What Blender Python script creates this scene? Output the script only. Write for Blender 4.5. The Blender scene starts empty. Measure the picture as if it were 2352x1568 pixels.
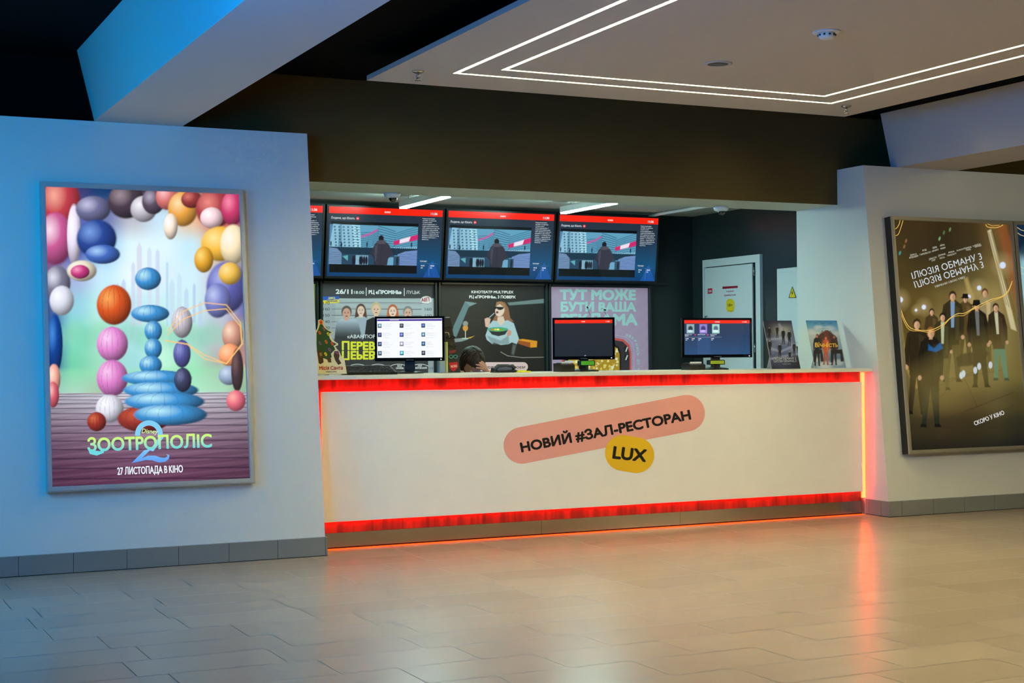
import bpy, math, random
import numpy as np
from mathutils import Vector, Matrix
random.seed(7)
S = bpy.context.scene
COL = S.collection

# ------------------------------------------------------------------ camera
F_PX, YAW, PITCH, ROLL, CAM_Z = 3437.75, 0.445893, 0.0085968, -0.0079113, 1.25
cy, sy = math.cos(YAW), math.sin(YAW)
fwd = np.array([sy*math.cos(PITCH), cy*math.cos(PITCH), math.sin(PITCH)])
r0 = np.array([cy, -sy, 0.0]); u0 = np.cross(r0, fwd)
rt = math.cos(ROLL)*r0 + math.sin(ROLL)*u0
up = -math.sin(ROLL)*r0 + math.cos(ROLL)*u0
CM = np.array([rt, up, fwd]); CP = np.array([0, 0, CAM_Z])
cd = bpy.data.cameras.new('camera'); cam = bpy.data.objects.new('camera', cd); COL.objects.link(cam)
cd.sensor_width = 36.0; cd.lens = F_PX*36.0/2352.0; cd.clip_start = 0.05
cam.matrix_world = Matrix(((rt[0], up[0], -fwd[0], CP[0]), (rt[1], up[1], -fwd[1], CP[1]), (rt[2], up[2], -fwd[2], CP[2]), (0, 0, 0, 1)))
S.camera = cam

# ------------------------------------------------------------------ world, lights, exposure
S.view_settings.view_transform = 'Standard'; S.view_settings.look = 'None'
S.view_settings.exposure = 0.0; S.view_settings.gamma = 1.0; S.view_settings.use_curve_mapping = False
S.cycles.use_denoising = True
W = bpy.data.worlds.new('hall_air'); S.world = W; W.use_nodes = True
W.node_tree.nodes['Background'].inputs[0].default_value = (0.55, 0.62, 0.7, 1)
W.node_tree.nodes['Background'].inputs[1].default_value = 0.004

def area(name, loc, target, sx, sy_, power, color, spread=180):
    l = bpy.data.lights.new(name, 'AREA'); l.shape = 'RECTANGLE'; l.size = sx; l.size_y = sy_
    l.energy = power; l.color = color; l.spread = math.radians(spread)
    o = bpy.data.objects.new(name, l); COL.objects.link(o); o.location = loc
    o.rotation_euler = (Vector(target)-Vector(loc)).to_track_quat('-Z', 'Y').to_euler()
    return o
# added fill lights for walls and floor; blue light at the hall's left end
area('hall_fill_light', (9.2, 3.4, 2.95), (8.6, 8.0, 0.3), 1.6, 1.2, 45, (1.0, 0.88, 0.48), 130)
area('hall_fill_light', (9.6, 5.6, 3.05), (9.6, 7.2, 0), 1.6, 1.0, 10, (1.0, 0.9, 0.45))
area('hall_fill_light', (5.2, 4.3, 2.94), (5.2, 5.2, 0), 1.6, 1.6, 12, (1.0, 0.86, 0.52), 100)
area('blue_hall_screen', (-0.5, 7.2, 2.1), (0.9, 8.5, 0.9), 1.0, 1.2, 56, (0.0, 0.42, 1.0))
area('blue_hall_screen', (-0.1, 4.6, 2.1), (3.0, 6.2, 2.6), 1.0, 1.0, 70, (0.0, 0.3, 1.0), 130)

# ------------------------------------------------------------------ projection helpers
def ray(x, y): return CM.T @ np.array([(x-1176)/F_PX, -(y-784)/F_PX, 1.0])
def at(x, y, ax, v):
    d = ray(x, y); return CP + d*((v-CP[ax])/d[ax])

def lin(c):
    c = np.asarray(c, float)/255.0
    return np.where(c <= 0.04045, c/12.92, ((c+0.055)/1.055)**2.4)

# ------------------------------------------------------------------ materials
MATS = {}
def mat(name, color, rough=0.6, metal=0.0, spec=0.5, emit=None, strength=1.0, coat=0.0, bump=None, vary=None, srgb=True):
    if name in MATS: return MATS[name]
    m = bpy.data.materials.new(name); m.use_nodes = True; nt = m.node_tree; b = nt.nodes['Principled BSDF']
    c = tuple(lin(color)) if srgb else tuple(color)
    b.inputs['Base Color'].default_value = (*c, 1); b.inputs['Roughness'].default_value = rough
    b.inputs['Metallic'].default_value = metal; b.inputs['Specular IOR Level'].default_value = spec
    b.inputs['Coat Weight'].default_value = coat; b.inputs['Coat Roughness'].default_value = 0.06
    tc = nt.nodes.new('ShaderNodeTexCoord')
    n = nt.nodes.new('ShaderNodeTexNoise'); nt.links.new(tc.outputs['Object'], n.inputs['Vector'])
    n.inputs['Scale'].default_value = (vary or (0.03, 6))[1]; n.inputs['Detail'].default_value = 4
    mx = nt.nodes.new('ShaderNodeMix'); mx.data_type = 'RGBA'; a = (vary or (0.03, 6))[0]
    mx.inputs[6].default_value = (*[v*(1-a) for v in c], 1); mx.inputs[7].default_value = (*[min(1, v*(1+a)) for v in c], 1)
    nt.links.new(n.outputs['Fac'], mx.inputs[0]); nt.links.new(mx.outputs[2], b.inputs['Base Color'])
    if bump:
        n2 = nt.nodes.new('ShaderNodeTexNoise'); nt.links.new(tc.outputs['Object'], n2.inputs['Vector'])
        n2.inputs['Scale'].default_value = bump[1]; n2.inputs['Detail'].default_value = 3
        bp = nt.nodes.new('ShaderNodeBump'); bp.inputs['Strength'].default_value = bump[0]; bp.inputs['Distance'].default_value = 0.01
        nt.links.new(n2.outputs['Fac'], bp.inputs['Height']); nt.links.new(bp.outputs['Normal'], b.inputs['Normal'])
    if emit is not None:
        b.inputs['Emission Color'].default_value = (*emit, 1); b.inputs['Emission Strength'].default_value = strength
    MATS[name] = m; return m

def print_mat(name, emit=0.0, base=1.0, rough=0.35, coat=0.0, spec=0.4):
    if name in MATS: return MATS[name]
    m = bpy.data.materials.new(name); m.use_nodes = True; nt = m.node_tree; b = nt.nodes['Principled BSDF']
    a = nt.nodes.new('ShaderNodeVertexColor'); a.layer_name = 'Col'
    mx = nt.nodes.new('ShaderNodeVectorMath'); mx.operation = 'SCALE'; mx.inputs['Scale'].default_value = base
    nt.links.new(a.outputs['Color'], mx.inputs[0]); nt.links.new(mx.outputs[0], b.inputs['Base Color'])
    if emit > 0:
        nt.links.new(a.outputs['Color'], b.inputs['Emission Color']); b.inputs['Emission Strength'].default_value = emit
    b.inputs['Roughness'].default_value = rough; b.inputs['Coat Weight'].default_value = coat
    b.inputs['Coat Roughness'].default_value = 0.04; b.inputs['Specular IOR Level'].default_value = spec
    MATS[name] = m; return m

def wood_mat():
    m = bpy.data.materials.new('dark_red_wood'); m.use_nodes = True; nt = m.node_tree; b = nt.nodes['Principled BSDF']
    tc = nt.nodes.new('ShaderNodeTexCoord'); mp = nt.nodes.new('ShaderNodeMapping')
    mp.inputs['Scale'].default_value = (9, 9, 0.6); nt.links.new(tc.outputs['Object'], mp.inputs['Vector'])
    n = nt.nodes.new('ShaderNodeTexNoise'); n.inputs['Scale'].default_value = 1.6; n.inputs['Detail'].default_value = 7; n.inputs['Roughness'].default_value = 0.65
    nt.links.new(mp.outputs[0], n.inputs['Vector'])
    r = nt.nodes.new('ShaderNodeValToRGB'); r.color_ramp.elements[0].position = 0.36; r.color_ramp.elements[1].position = 0.66
    r.color_ramp.elements[0].color = (*lin((72, 26, 20)), 1); r.color_ramp.elements[1].color = (*lin((132, 56, 40)), 1)
    nt.links.new(n.outputs['Fac'], r.inputs[0]); nt.links.new(r.outputs[0], b.inputs['Base Color'])
    b.inputs['Roughness'].default_value = 0.38
    return m

def floor_mat():
    m = bpy.data.materials.new('porcelain_plank_tiles'); m.use_nodes = True; nt = m.node_tree; L = nt.links.new
    b = nt.nodes['Principled BSDF']
    def M(op, a, c=None, d=None):
        n = nt.nodes.new('ShaderNodeMath'); n.operation = op
        for i, v in enumerate((a, c, d)):
            if v is None: continue
            if isinstance(v, (int, float)): n.inputs[i].default_value = v
            else: L(v, n.inputs[i])
        return n.outputs[0]
    g = nt.nodes.new('ShaderNodeNewGeometry'); sp = nt.nodes.new('ShaderNodeSeparateXYZ'); L(g.outputs['Position'], sp.inputs[0])
    ry = M('DIVIDE', M('SUBTRACT', sp.outputs[1], 0.259), 0.315); row = M('FLOOR', ry); fy = M('FRACT', ry)
    wn = nt.nodes.new('ShaderNodeTexWhiteNoise'); wn.noise_dimensions = '1D'; L(row, wn.inputs['W'])
    rx = M('ADD', M('DIVIDE', sp.outputs[0], 0.607), wn.outputs['Value']); colm = M('FLOOR', rx); fx = M('FRACT', rx)
    ex = M('MULTIPLY', M('SUBTRACT', 0.5, M('ABSOLUTE', M('SUBTRACT', fx, 0.5))), 0.607)
    ey = M('MULTIPLY', M('SUBTRACT', 0.5, M('ABSOLUTE', M('SUBTRACT', fy, 0.5))), 0.315)
    e = M('MINIMUM', ex, ey)
    j = nt.nodes.new('ShaderNodeMapRange'); j.inputs[1].default_value = 0.0018; j.inputs[2].default_value = 0.0042; j.inputs[3].default_value = 1; j.inputs[4].default_value = 0
    L(e, j.inputs[0])
    cb = nt.nodes.new('ShaderNodeCombineXYZ'); L(row, cb.inputs[0]); L(colm, cb.inputs[1])
    w2 = nt.nodes.new('ShaderNodeTexWhiteNoise'); w2.noise_dimensions = '3D'; L(cb.outputs[0], w2.inputs['Vector'])
    tc = nt.nodes.new('ShaderNodeTexCoord'); mp = nt.nodes.new('ShaderNodeMapping'); mp.inputs['Scale'].default_value = (1.5, 5, 1); L(tc.outputs['Object'], mp.inputs['Vector'])
    n = nt.nodes.new('ShaderNodeTexNoise'); n.inputs['Scale'].default_value = 2.2; n.inputs['Detail'].default_value = 8; L(mp.outputs[0], n.inputs['Vector'])
    f = M('ADD', M('MULTIPLY', w2.outputs['Value'], 0.7), M('MULTIPLY', n.outputs['Fac'], 0.3))
    mx = nt.nodes.new('ShaderNodeMix'); mx.data_type = 'RGBA'; L(f, mx.inputs[0])
    mx.inputs[6].default_value = (*lin((164, 144, 126)), 1); mx.inputs[7].default_value = (*lin((180, 160, 141)), 1)
    mj = nt.nodes.new('ShaderNodeMix'); mj.data_type = 'RGBA'; L(M('MULTIPLY', j.outputs[0], 0.85), mj.inputs[0]); L(mx.outputs[2], mj.inputs[6])
    mj.inputs[7].default_value = (*lin((60, 52, 44)), 1); L(mj.outputs[2], b.inputs['Base Color'])
    L(M('ADD', 0.27, M('MULTIPLY', j.outputs[0], 0.3)), b.inputs['Roughness'])
    b.inputs['Specular IOR Level'].default_value = 0.6
    bp = nt.nodes.new('ShaderNodeBump'); bp.inputs['Strength'].default_value = 0.35; bp.inputs['Distance'].default_value = 0.002; bp.invert = True
    return m

def skirting_mat():
    m = mat('skirting_tile', (132, 132, 128), rough=0.45, vary=(0.12, 3)); nt = m.node_tree; L = nt.links.new
    return m

WHITE = mat('white_wall_paint', (222, 220, 212), rough=0.75, bump=(0.06, 160), vary=(0.015, 2))
WHITE2 = mat('white_ceiling_paint', (192, 188, 184), rough=0.8, vary=(0.015, 2))
BLACK = mat('black_ceiling_paint', (12, 12, 11), rough=0.95, spec=0.05, vary=(0.1, 2))
DARK = mat('dark_olive_paint', (84, 72, 42), rough=0.9, spec=0.15, vary=(0.08, 1.5))
SIDE = mat('satin_charcoal_paint', (44, 52, 50), rough=0.27, vary=(0.05, 2))
BACKW = mat('dark_green_cladding', (26, 34, 34), rough=0.45, vary=(0.08, 3))
SOFFIT = mat('soffit_paint', (190, 196, 188), rough=0.8)
GROUT = mat('dark_grout', (50, 48, 46), rough=0.9)
SKIRT = skirting_mat()
WOOD = wood_mat()
STEEL = mat('brushed_steel', (190, 180, 170), rough=0.16, metal=1.0, bump=(0.02, 60))
ALU = mat('satin_aluminium', (205, 205, 202), rough=0.38, metal=0.55)
ALU2 = mat('anodised_frame', (188, 180, 162), rough=0.38, metal=0.6)
PANELW = mat('white_laminate', (246, 242, 236), rough=0.3)
TOPM = mat('cream_solid_surface', (236, 230, 216), rough=0.35)
PLB = mat('black_plastic', (16, 17, 19), rough=0.3)
PLG = mat('grey_plastic', (70, 74, 78), rough=0.4)
PLW = mat('white_plastic', (225, 228, 228), rough=0.4)
LENS = mat('tinted_dome', (20, 20, 22), rough=0.06, coat=1.0)
CHROME = mat('chrome', (200, 195, 185), rough=0.15, metal=1.0)
DOORM = mat('door_enamel', (216, 220, 216), rough=0.5, vary=(0.01, 2))
BLK = mat('matt_black_frame', (14, 16, 17), rough=0.5)
LED_WARM = mat('warm_led_diffuser', (255, 255, 255), emit=(1.0, 0.89, 0.40), strength=88)
LED_COOL = mat('cool_led_diffuser', (255, 255, 255), emit=(0.62, 1.0, 0.94), strength=190)
LED_RED = mat('red_led_strip', (255, 40, 20), emit=(1.0, 0.005, 0.001), strength=42)
LED_ORANGE = mat('orange_led_tube', (255, 160, 80), emit=(1.0, 0.1, 0.028), strength=6.5)
FLOOR_GLOW = mat('orange_floor_glow', (255, 90, 30), emit=(1.0, 0.095, 0.004), strength=1.25)  # reflected orange glow on the floor, given its own emission

# ------------------------------------------------------------------ object helpers
def setp(o, label=None, cat=None, group=None, kind=None):
    if label: o['label'] = label
    if cat: o['category'] = cat
    if group: o['group'] = group
    if kind: o['kind'] = kind
    return o
def thing(name, label, cat, loc, group=None):
    o = bpy.data.objects.new(name, None); COL.objects.link(o); o.location = tuple(loc); o.empty_display_size = 0.05
    return setp(o, label, cat, group)
def wloc(o):
    v = Vector((0, 0, 0))
    while o is not None: v += o.location; o = o.parent
    return v

class MB:
    """collects shapes in world coordinates; build() links one mesh object"""
    def __init__(s): s.v = []; s.f = []; s.mi = []; s.sm = []
    def add(s, vs, fs, mi=0, smooth=False):
        n = len(s.v); s.v += [tuple(map(float, v)) for v in vs]
        for f in fs: s.f.append([i+n for i in f]); s.mi.append(mi); s.sm.append(smooth)
        return s
    def box(s, a, b, mi=0, top=None):
        x0, y0, z0 = a; x1, y1, z1 = b
        vs = [(x0, y0, z0), (x1, y0, z0), (x1, y1, z0), (x0, y1, z0), (x0, y0, z1), (x1, y0, z1), (x1, y1, z1), (x0, y1, z1)]
        return s.add(vs, [(0, 3, 2, 1), (4, 5, 6, 7), (0, 1, 5, 4), (1, 2, 6, 5), (2, 3, 7, 6), (3, 0, 4, 7)], mi)
    def bbox(s, a, b, r=0.004, mi=0):
        """box with chamfered edges"""
        x0, y0, z0 = a; x1, y1, z1 = b; r = min(r, (x1-x0)/3, (y1-y0)/3, (z1-z0)/3)
        P = []; idx = {}
        for i, sx in enumerate((0, 1)):
            for j, sy_ in enumerate((0, 1)):
                for k, sz in enumerate((0, 1)):
                    X = (x0, x1)[sx]; Y = (y0, y1)[sy_]; Z = (z0, z1)[sz]
                    xi = X+(r if not sx else -r); yi = Y+(r if not sy_ else -r); zi = Z+(r if not sz else -r)
                    for ax, p in enumerate(((X, yi, zi), (xi, Y, zi), (xi, yi, Z))):
                        idx[(sx, sy_, sz, ax)] = len(P); P.append(p)
        I = lambda *k: idx[k]; F = []
        for d in (0, 1):
            F.append([I(d, 0, 0, 0), I(d, 1, 0, 0), I(d, 1, 1, 0), I(d, 0, 1, 0)])
            F.append([I(0, d, 0, 1), I(1, d, 0, 1), I(1, d, 1, 1), I(0, d, 1, 1)])
            F.append([I(0, 0, d, 2), I(1, 0, d, 2), I(1, 1, d, 2), I(0, 1, d, 2)])
            for e in (0, 1):
                F.append([I(0, d, e, 1), I(1, d, e, 1), I(1, d, e, 2), I(0, d, e, 2)])
                F.append([I(d, 0, e, 0), I(d, 1, e, 0), I(d, 1, e, 2), I(d, 0, e, 2)])
                F.append([I(d, e, 0, 0), I(d, e, 1, 0), I(d, e, 1, 1), I(d, e, 0, 1)])
                for g in (0, 1): F.append([I(d, e, g, 0), I(d, e, g, 1), I(d, e, g, 2)])
        return s.add(P, F, mi)
    def obox(s, O, U, V, N, u, v, n, mi=0):
        """oriented box: u, v, n are (lo, hi) ranges along unit vectors U, V, N from O"""
        O, U, V, N = map(np.asarray, (O, U, V, N))
        vs = [O+U*a+V*b+N*c for c in n for b in v for a in u]
        return s.add(vs, [(0, 2, 3, 1), (4, 5, 7, 6), (0, 1, 5, 4), (1, 3, 7, 5), (3, 2, 6, 7), (2, 0, 4, 6)], mi)
    def poly(s, pts, d, mi=0):
        """extrude a planar outline along vector d"""
        n = len(pts); d = np.asarray(d); vs = [np.asarray(p, float) for p in pts]+[np.asarray(p, float)+d for p in pts]
        return s.add(vs, [list(range(n))[::-1], list(range(n, 2*n))]+[(i, (i+1) % n, n+(i+1) % n, n+i) for i in range(n)], mi)
    def lathe(s, c, prof, axis=(0, 0, 1), n=24, mi=0, smooth=True):
        A = Vector(axis).normalized(); U = A.orthogonal().normalized(); V = A.cross(U); c = Vector(c); vs = []
        for r, h in prof:
            for k in range(n):
                a = 2*math.pi*k/n; vs.append(c+A*h+(U*math.cos(a)+V*math.sin(a))*r)
        fs = [(i*n+k, i*n+(k+1) % n, (i+1)*n+(k+1) % n, (i+1)*n+k) for i in range(len(prof)-1) for k in range(n)]
        fs.append(list(range(n))[::-1]); fs.append([(len(prof)-1)*n+k for k in range(n)])
        return s.add(vs, fs, mi, smooth)
    def tube(s, pts, r, n=8, mi=0):
        pts = [Vector(p) for p in pts]; vs = []; m = len(pts)
        for i, p in enumerate(pts):
            t = (pts[min(i+1, m-1)]-pts[max(i-1, 0)]).normalized(); U = t.orthogonal().normalized() if i == 0 else (U-t*U.dot(t)).normalized(); V = t.cross(U)
            rr = r[i] if isinstance(r, (list, tuple)) else r
            for k in range(n):
                a = 2*math.pi*k/n; vs.append(p+(U*math.cos(a)+V*math.sin(a))*rr)
        fs = [(i*n+k, i*n+(k+1) % n, (i+1)*n+(k+1) % n, (i+1)*n+k) for i in range(m-1) for k in range(n)]
        fs.append(list(range(n))[::-1]); fs.append([(m-1)*n+k for k in range(n)])
        return s.add(vs, fs, mi, True)
    def ball(s, c, r, n=20, mi=0):
        r = r if isinstance(r, tuple) else (r, r, r); vs = []; fs = []; m = n//2
        for i in range(m+1):
            a = math.pi*i/m
            for k in range(n):
                b = 2*math.pi*k/n; vs.append((c[0]+r[0]*math.sin(a)*math.cos(b), c[1]+r[1]*math.sin(a)*math.sin(b), c[2]+r[2]*math.cos(a)))
        for i in range(m):
            for k in range(n): fs.append((i*n+k, (i+1)*n+k, (i+1)*n+(k+1) % n, i*n+(k+1) % n))
        return s.add(vs, fs, mi, True)
    def build(s, name, mats, parent=None, kind=None, fix=True):
        me = bpy.data.meshes.new(name); off = wloc(parent) if parent is not None else Vector((0, 0, 0))
        me.from_pydata([(v[0]-off.x, v[1]-off.y, v[2]-off.z) for v in s.v], [], s.f); 
        for m in (mats if isinstance(mats, (list, tuple)) else [mats]): me.materials.append(m)
        me.polygons.foreach_set('material_index', s.mi); me.polygons.foreach_set('use_smooth', s.sm); me.update()
        if fix:
            import bmesh
            bm = bmesh.new(); bm.from_mesh(me); bmesh.ops.recalc_face_normals(bm, faces=bm.faces); bm.to_mesh(me); bm.free()
        o = bpy.data.objects.new(name, me); COL.objects.link(o)
        if parent is not None: o.parent = parent
        if kind: o['kind'] = kind
        return o

# ------------------------------------------------------------------ printed / displayed surfaces
_gl = {}; _ch = {}
def _fill(t):
    cu = bpy.data.curves.new('t', 'FONT'); cu.body = t; cu.size = 25.0; cu.resolution_u = 6
    ob = bpy.data.objects.new('t', cu); me = bpy.data.meshes.new_from_object(ob)
    v = np.zeros(len(me.vertices)*3); me.vertices.foreach_get('co', v); v = v.reshape(-1, 3)[:, :2]/25.0
    f = [list(p.vertices) for p in me.polygons]
    bpy.data.objects.remove(ob); bpy.data.curves.remove(cu); bpy.data.meshes.remove(me)
    return v, f
_H = _fill('H')[0]; _HX = _H[:, 0].min(); _HC = _H[:, 1].max(); _XR = _fill('п')[0][:, 1].max()/_HC
def _char(c):
    """outline, faces and advance width of one letter; some letters are composed from simpler ones"""
    if c in _ch: return _ch[c]
    if c == ' ': _ch[c] = (np.zeros((0, 2)), [], 0.26); return _ch[c]
    alias = {'Р': 'P', 'І': 'I', 'А': 'A', 'В': 'B', 'Е': 'E', 'К': 'K', 'М': 'M', 'Н': 'H', 'О': 'O', 'С': 'C', 'Т': 'T', 'Х': 'X'}
    low = {'ь': 'Ь', 'ю': 'Ю', 'я': 'Я', 'н': 'Н'}
    def bar(x0, y0, x1, y1): return np.array([(x0, y0), (x1, y0), (x1, y1), (x0, y1)]), [[0, 1, 2, 3]]
    def join(*ps):
        V = []; Fs = []; n = 0
        for v, f in ps: V.append(v); Fs += [[i+n for i in q] for q in f]; n += len(v)
        return np.concatenate(V), Fs
    if c in low: v, f, w = _char(low[c]); k = _XR; r = (v*k, f, w*k)
    elif c == 'Ь': v, f, w = _char('P'); r = (np.stack([v[:, 0], _HC-v[:, 1]], 1), f, w)
    elif c == 'Я': v, f, w = _char('R'); r = (np.stack([w-v[:, 0], v[:, 1]], 1), f, w)
    elif c in 'ЮФф':
        st = 0.075*_HC/0.7; v, f, w = _char('o' if c == 'ф' else 'O')
        if c == 'Ю':
            v2 = v*(0.9, 1)+(0.24, 0); V, Fs = join((v2, f), bar(0.07, 0, 0.07+st, _HC), bar(0.07, _HC*.46, 0.07+0.27, _HC*.46+st)); r = (V, Fs, w*.9+0.24)
        elif c == 'Ф':
            v2 = v*(1, 0.72)+(0, _HC*.14); V, Fs = join((v2, f), bar(w/2-st/2, 0, w/2+st/2, _HC)); r = (V, Fs, w)
        else: V, Fs = join((v, f), bar(w/2-st/2, -.15, w/2+st/2, _HC)); r = (V, Fs, w)
    else:
        q = alias.get(c, c); v, f = _fill(q); w = _fill(q+'H')[0][:, 0].max()-_H[:, 0].max(); r = (v, f, w)
    _ch[c] = r; return r
def glyphs(s, bold):
    if s in _gl: return _gl[s]
    V = []; Fs = []; x = 0.0; n = 0
    for c in s:
        v, f, w = _char(c)
        if len(v): V.append(v+np.array([x, 0])); Fs += [[i+n for i in q] for q in f]; n += len(v)
        x += w
    _gl[s] = (np.concatenate(V), Fs); return _gl[s]
CAP = glyphs('Н', 0.0)[0][:, 1].max()

class Art:
    """a printed sheet or a screen: a fine grid with a colour per vertex, lettering laid on it.
    All coordinates given to the drawing calls are photo pixels, mapped onto the sheet's own plane."""
    def __init__(s, O, U, V, w, h, nx, ny, pxfn=None):
        s.O = np.array(O, float); s.U = np.array(U, float); s.V = np.array(V, float); s.w, s.h, s.nx, s.ny = w, h, nx, ny
        s.N = np.cross(s.U, s.V)
        a, b = np.meshgrid(np.linspace(0, w, nx), np.linspace(0, h, ny))
        s.uv = np.stack([a.ravel(), b.ravel()], 1)
        P = s.O+s.uv[:, :1]*s.U+s.uv[:, 1:]*s.V
        s.G = P; q = (P-CP) @ CM.T
        s.x = 1176+F_PX*q[:, 0]/q[:, 2]; s.y = 784-F_PX*q[:, 1]/q[:, 2]
        s.C = np.zeros((len(P), 3)); s.tv = []; s.tf = []; s.tc = []; s.layer = 0
        s.quad = None
    def uvmode(s, W_, H_):
        """use sheet coordinates 0..W_, 0..H_ (y down) instead of photo pixels"""
        s.quad = (W_, H_); s.x = s.uv[:, 0]/s.w*W_; s.y = (1-s.uv[:, 1]/s.h)*H_
        return s
    def toplane(s, pts):
        pts = np.asarray(pts, float)
        if s.quad:
            return s.O+(pts[:, :1]/s.quad[0]*s.w)*s.U+((1-pts[:, 1:]/s.quad[1])*s.h)*s.V
        d = np.stack([(pts[:, 0]-1176)/F_PX, -(pts[:, 1]-784)/F_PX, np.ones(len(pts))], 1) @ CM
        t = ((s.O-CP) @ s.N)/(d @ s.N); return CP+d*t[:, None]
    def _mix(s, m, c, a=1.0):
        c = lin(c) if not callable(c) else lin(c(s.x, s.y)); m = np.clip(m*a, 0, 1)[:, None]
        s.C = s.C*(1-m)+c*m
    def fill(s, c): s.C[:] = lin(c)
    def vgrad(s, stops):
        ys = [p[0] for p in stops]; cs = np.array([p[1] for p in stops], float)
        s.C = lin(np.stack([np.interp(s.y, ys, cs[:, k]) for k in range(3)], 1))
    def cgrid(s, x0, y0, x1, y1, rows):
        g = np.array(rows, float); H, W_ = g.shape[:2]
        fx = np.clip((s.x-x0)/(x1-x0)*(W_-1), 0, W_-1.001); fy = np.clip((s.y-y0)/(y1-y0)*(H-1), 0, H-1.001)
        i = fx.astype(int); j = fy.astype(int); a = (fx-i)[:, None]; b = (fy-j)[:, None]; a = a*a*(3-2*a); b = b*b*(3-2*b)
        s.C = lin((g[j, i]*(1-a)+g[j, i+1]*a)*(1-b)+(g[j+1, i]*(1-a)+g[j+1, i+1]*a)*b)
    def ell(s, cx, cy_, rx, ry, c, rot=0, soft=0.12, a=1.0, hl=None, sh=None):
        k = math.radians(rot); X = (s.x-cx)*math.cos(k)+(s.y-cy_)*math.sin(k); Y = -(s.x-cx)*math.sin(k)+(s.y-cy_)*math.cos(k)
        d = np.sqrt((X/rx)**2+(Y/ry)**2); m = np.clip((1-d)/soft+0.5, 0, 1)
        if hl is not None or sh is not None:
            t = np.clip(np.sqrt(((X/rx)+0.35)**2+((Y/ry)+0.35)**2)/1.35, 0, 1)[:, None]
            h_ = lin(hl if hl is not None else c); e = lin(sh if sh is not None else c); mid = lin(c)
            col = np.where(t < 0.5, h_*(1-2*t)+mid*2*t, mid*(2-2*t)+e*(2*t-1)); m = (m*a)[:, None]
            s.C = s.C*(1-m)+col*m
        else: s._mix(m, c, a)
    def _seg(s, a, b):
        ax, ay = a; bx, by = b; L2 = max((bx-ax)**2+(by-ay)**2, 1e-9)
        t = np.clip(((s.x-ax)*(bx-ax)+(s.y-ay)*(by-ay))/L2, 0, 1)
        return np.hypot(s.x-ax-t*(bx-ax), s.y-ay-t*(by-ay))
    def line(s, pts, wd, c, a=1.0, soft=1.0, taper=None):
        d = np.full(len(s.x), 1e9)
        for p, q in zip(pts[:-1], pts[1:]): d = np.minimum(d, s._seg(p, q))
        s._mix(np.clip((wd/2-d)/soft+0.5, 0, 1), c, a)
    def poly(s, pts, c, a=1.0, soft=1.0):
        ins = np.zeros(len(s.x), bool); d = np.full(len(s.x), 1e9); n = len(pts)
        for i in range(n):
            (x1, y1), (x2, y2) = pts[i], pts[(i+1) % n]; d = np.minimum(d, s._seg(pts[i], pts[(i+1) % n]))
            if y1 != y2:
                cr = ((y1 > s.y) != (y2 > s.y)) & (s.x < (x2-x1)*(s.y-y1)/(y2-y1)+x1); ins ^= cr
        s._mix(np.clip(np.where(ins, d, -d)/soft+0.5, 0, 1), c, a)
    def rect(s, x0, y0, x1, y1, c, a=1.0, soft=0.8): s.poly([(x0, y0), (x1, y0), (x1, y1), (x0, y1)], c, a, soft)
    def gain(s, k): s.C *= k
    # vector layers -----------------------------------------------------
    def _lay(s, pts, faces, cols):
        s.layer += 1; off = 0.0006+s.layer*0.00003
        P = s.toplane(pts)+s.N*off; n = sum(len(t) for t in s.tv)
        s.tv.append(P); s.tf += [[i+n for i in f] for f in faces]; s.tc.append(np.broadcast_to(cols, (len(P), 3)))
    def vpoly(s, pts, c, c2=None):
        k = lin(c)
        if c2 is not None:
            ys = np.array(pts)[:, 1]; t = ((ys-ys.min())/max(np.ptp(ys), 1e-6))[:, None]; k = lin(c)*(1-t)+lin(c2)*t
        s._lay(pts, [list(range(len(pts)))], k)
    def vpill(s, a, b, r, c, n=24, k=1.0):
        a = np.array(a, float); b = np.array(b, float); t = math.atan2(b[1]-a[1], b[0]-a[0]); P = []
        for i in range(n+1): q = t+math.pi/2+math.pi*i/n; P.append((a[0]+r*math.cos(q)*k, a[1]+r*math.sin(q)))
        for i in range(n+1): q = t-math.pi/2+math.pi*i/n; P.append((b[0]+r*math.cos(q)*k, b[1]+r*math.sin(q)))
        s.vpoly(P, c)
    def vline(s, pts, wd, c):
        pts = [np.array(p, float) for p in pts]; A = []; B = []
        if 4 <= len(pts) <= 20:      # rounded through the given points
            q = [pts[0]]+pts+[pts[-1]]; o = []
            for i in range(1, len(q)-2):
                for k in range(6):
                    t = k/6.0; o.append(0.5*(2*q[i]+(q[i+1]-q[i-1])*t+(2*q[i-1]-5*q[i]+4*q[i+1]-q[i+2])*t*t+(3*q[i]-q[i-1]-3*q[i+1]+q[i+2])*t**3))
            pts = o+[pts[-1]]
        for i, p in enumerate(pts):
            t = pts[min(i+1, len(pts)-1)]-pts[max(i-1, 0)]; t /= max(np.linalg.norm(t), 1e-9); nn = np.array([-t[1], t[0]])*wd/2; A.append(p+nn); B.append(p-nn)
        m = len(pts); s._lay(np.array(A+B), [(i, i+1, m+i+1, m+i) for i in range(m-1)], lin(c))
    def vring(s, cx, cy_, rx, ry, wd, c, a0=0, a1=360, n=32):
        s.vline([(cx+rx*math.cos(math.radians(a0+(a1-a0)*i/n)), cy_+ry*math.sin(math.radians(a0+(a1-a0)*i/n))) for i in range(n+1)], wd, c)
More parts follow.
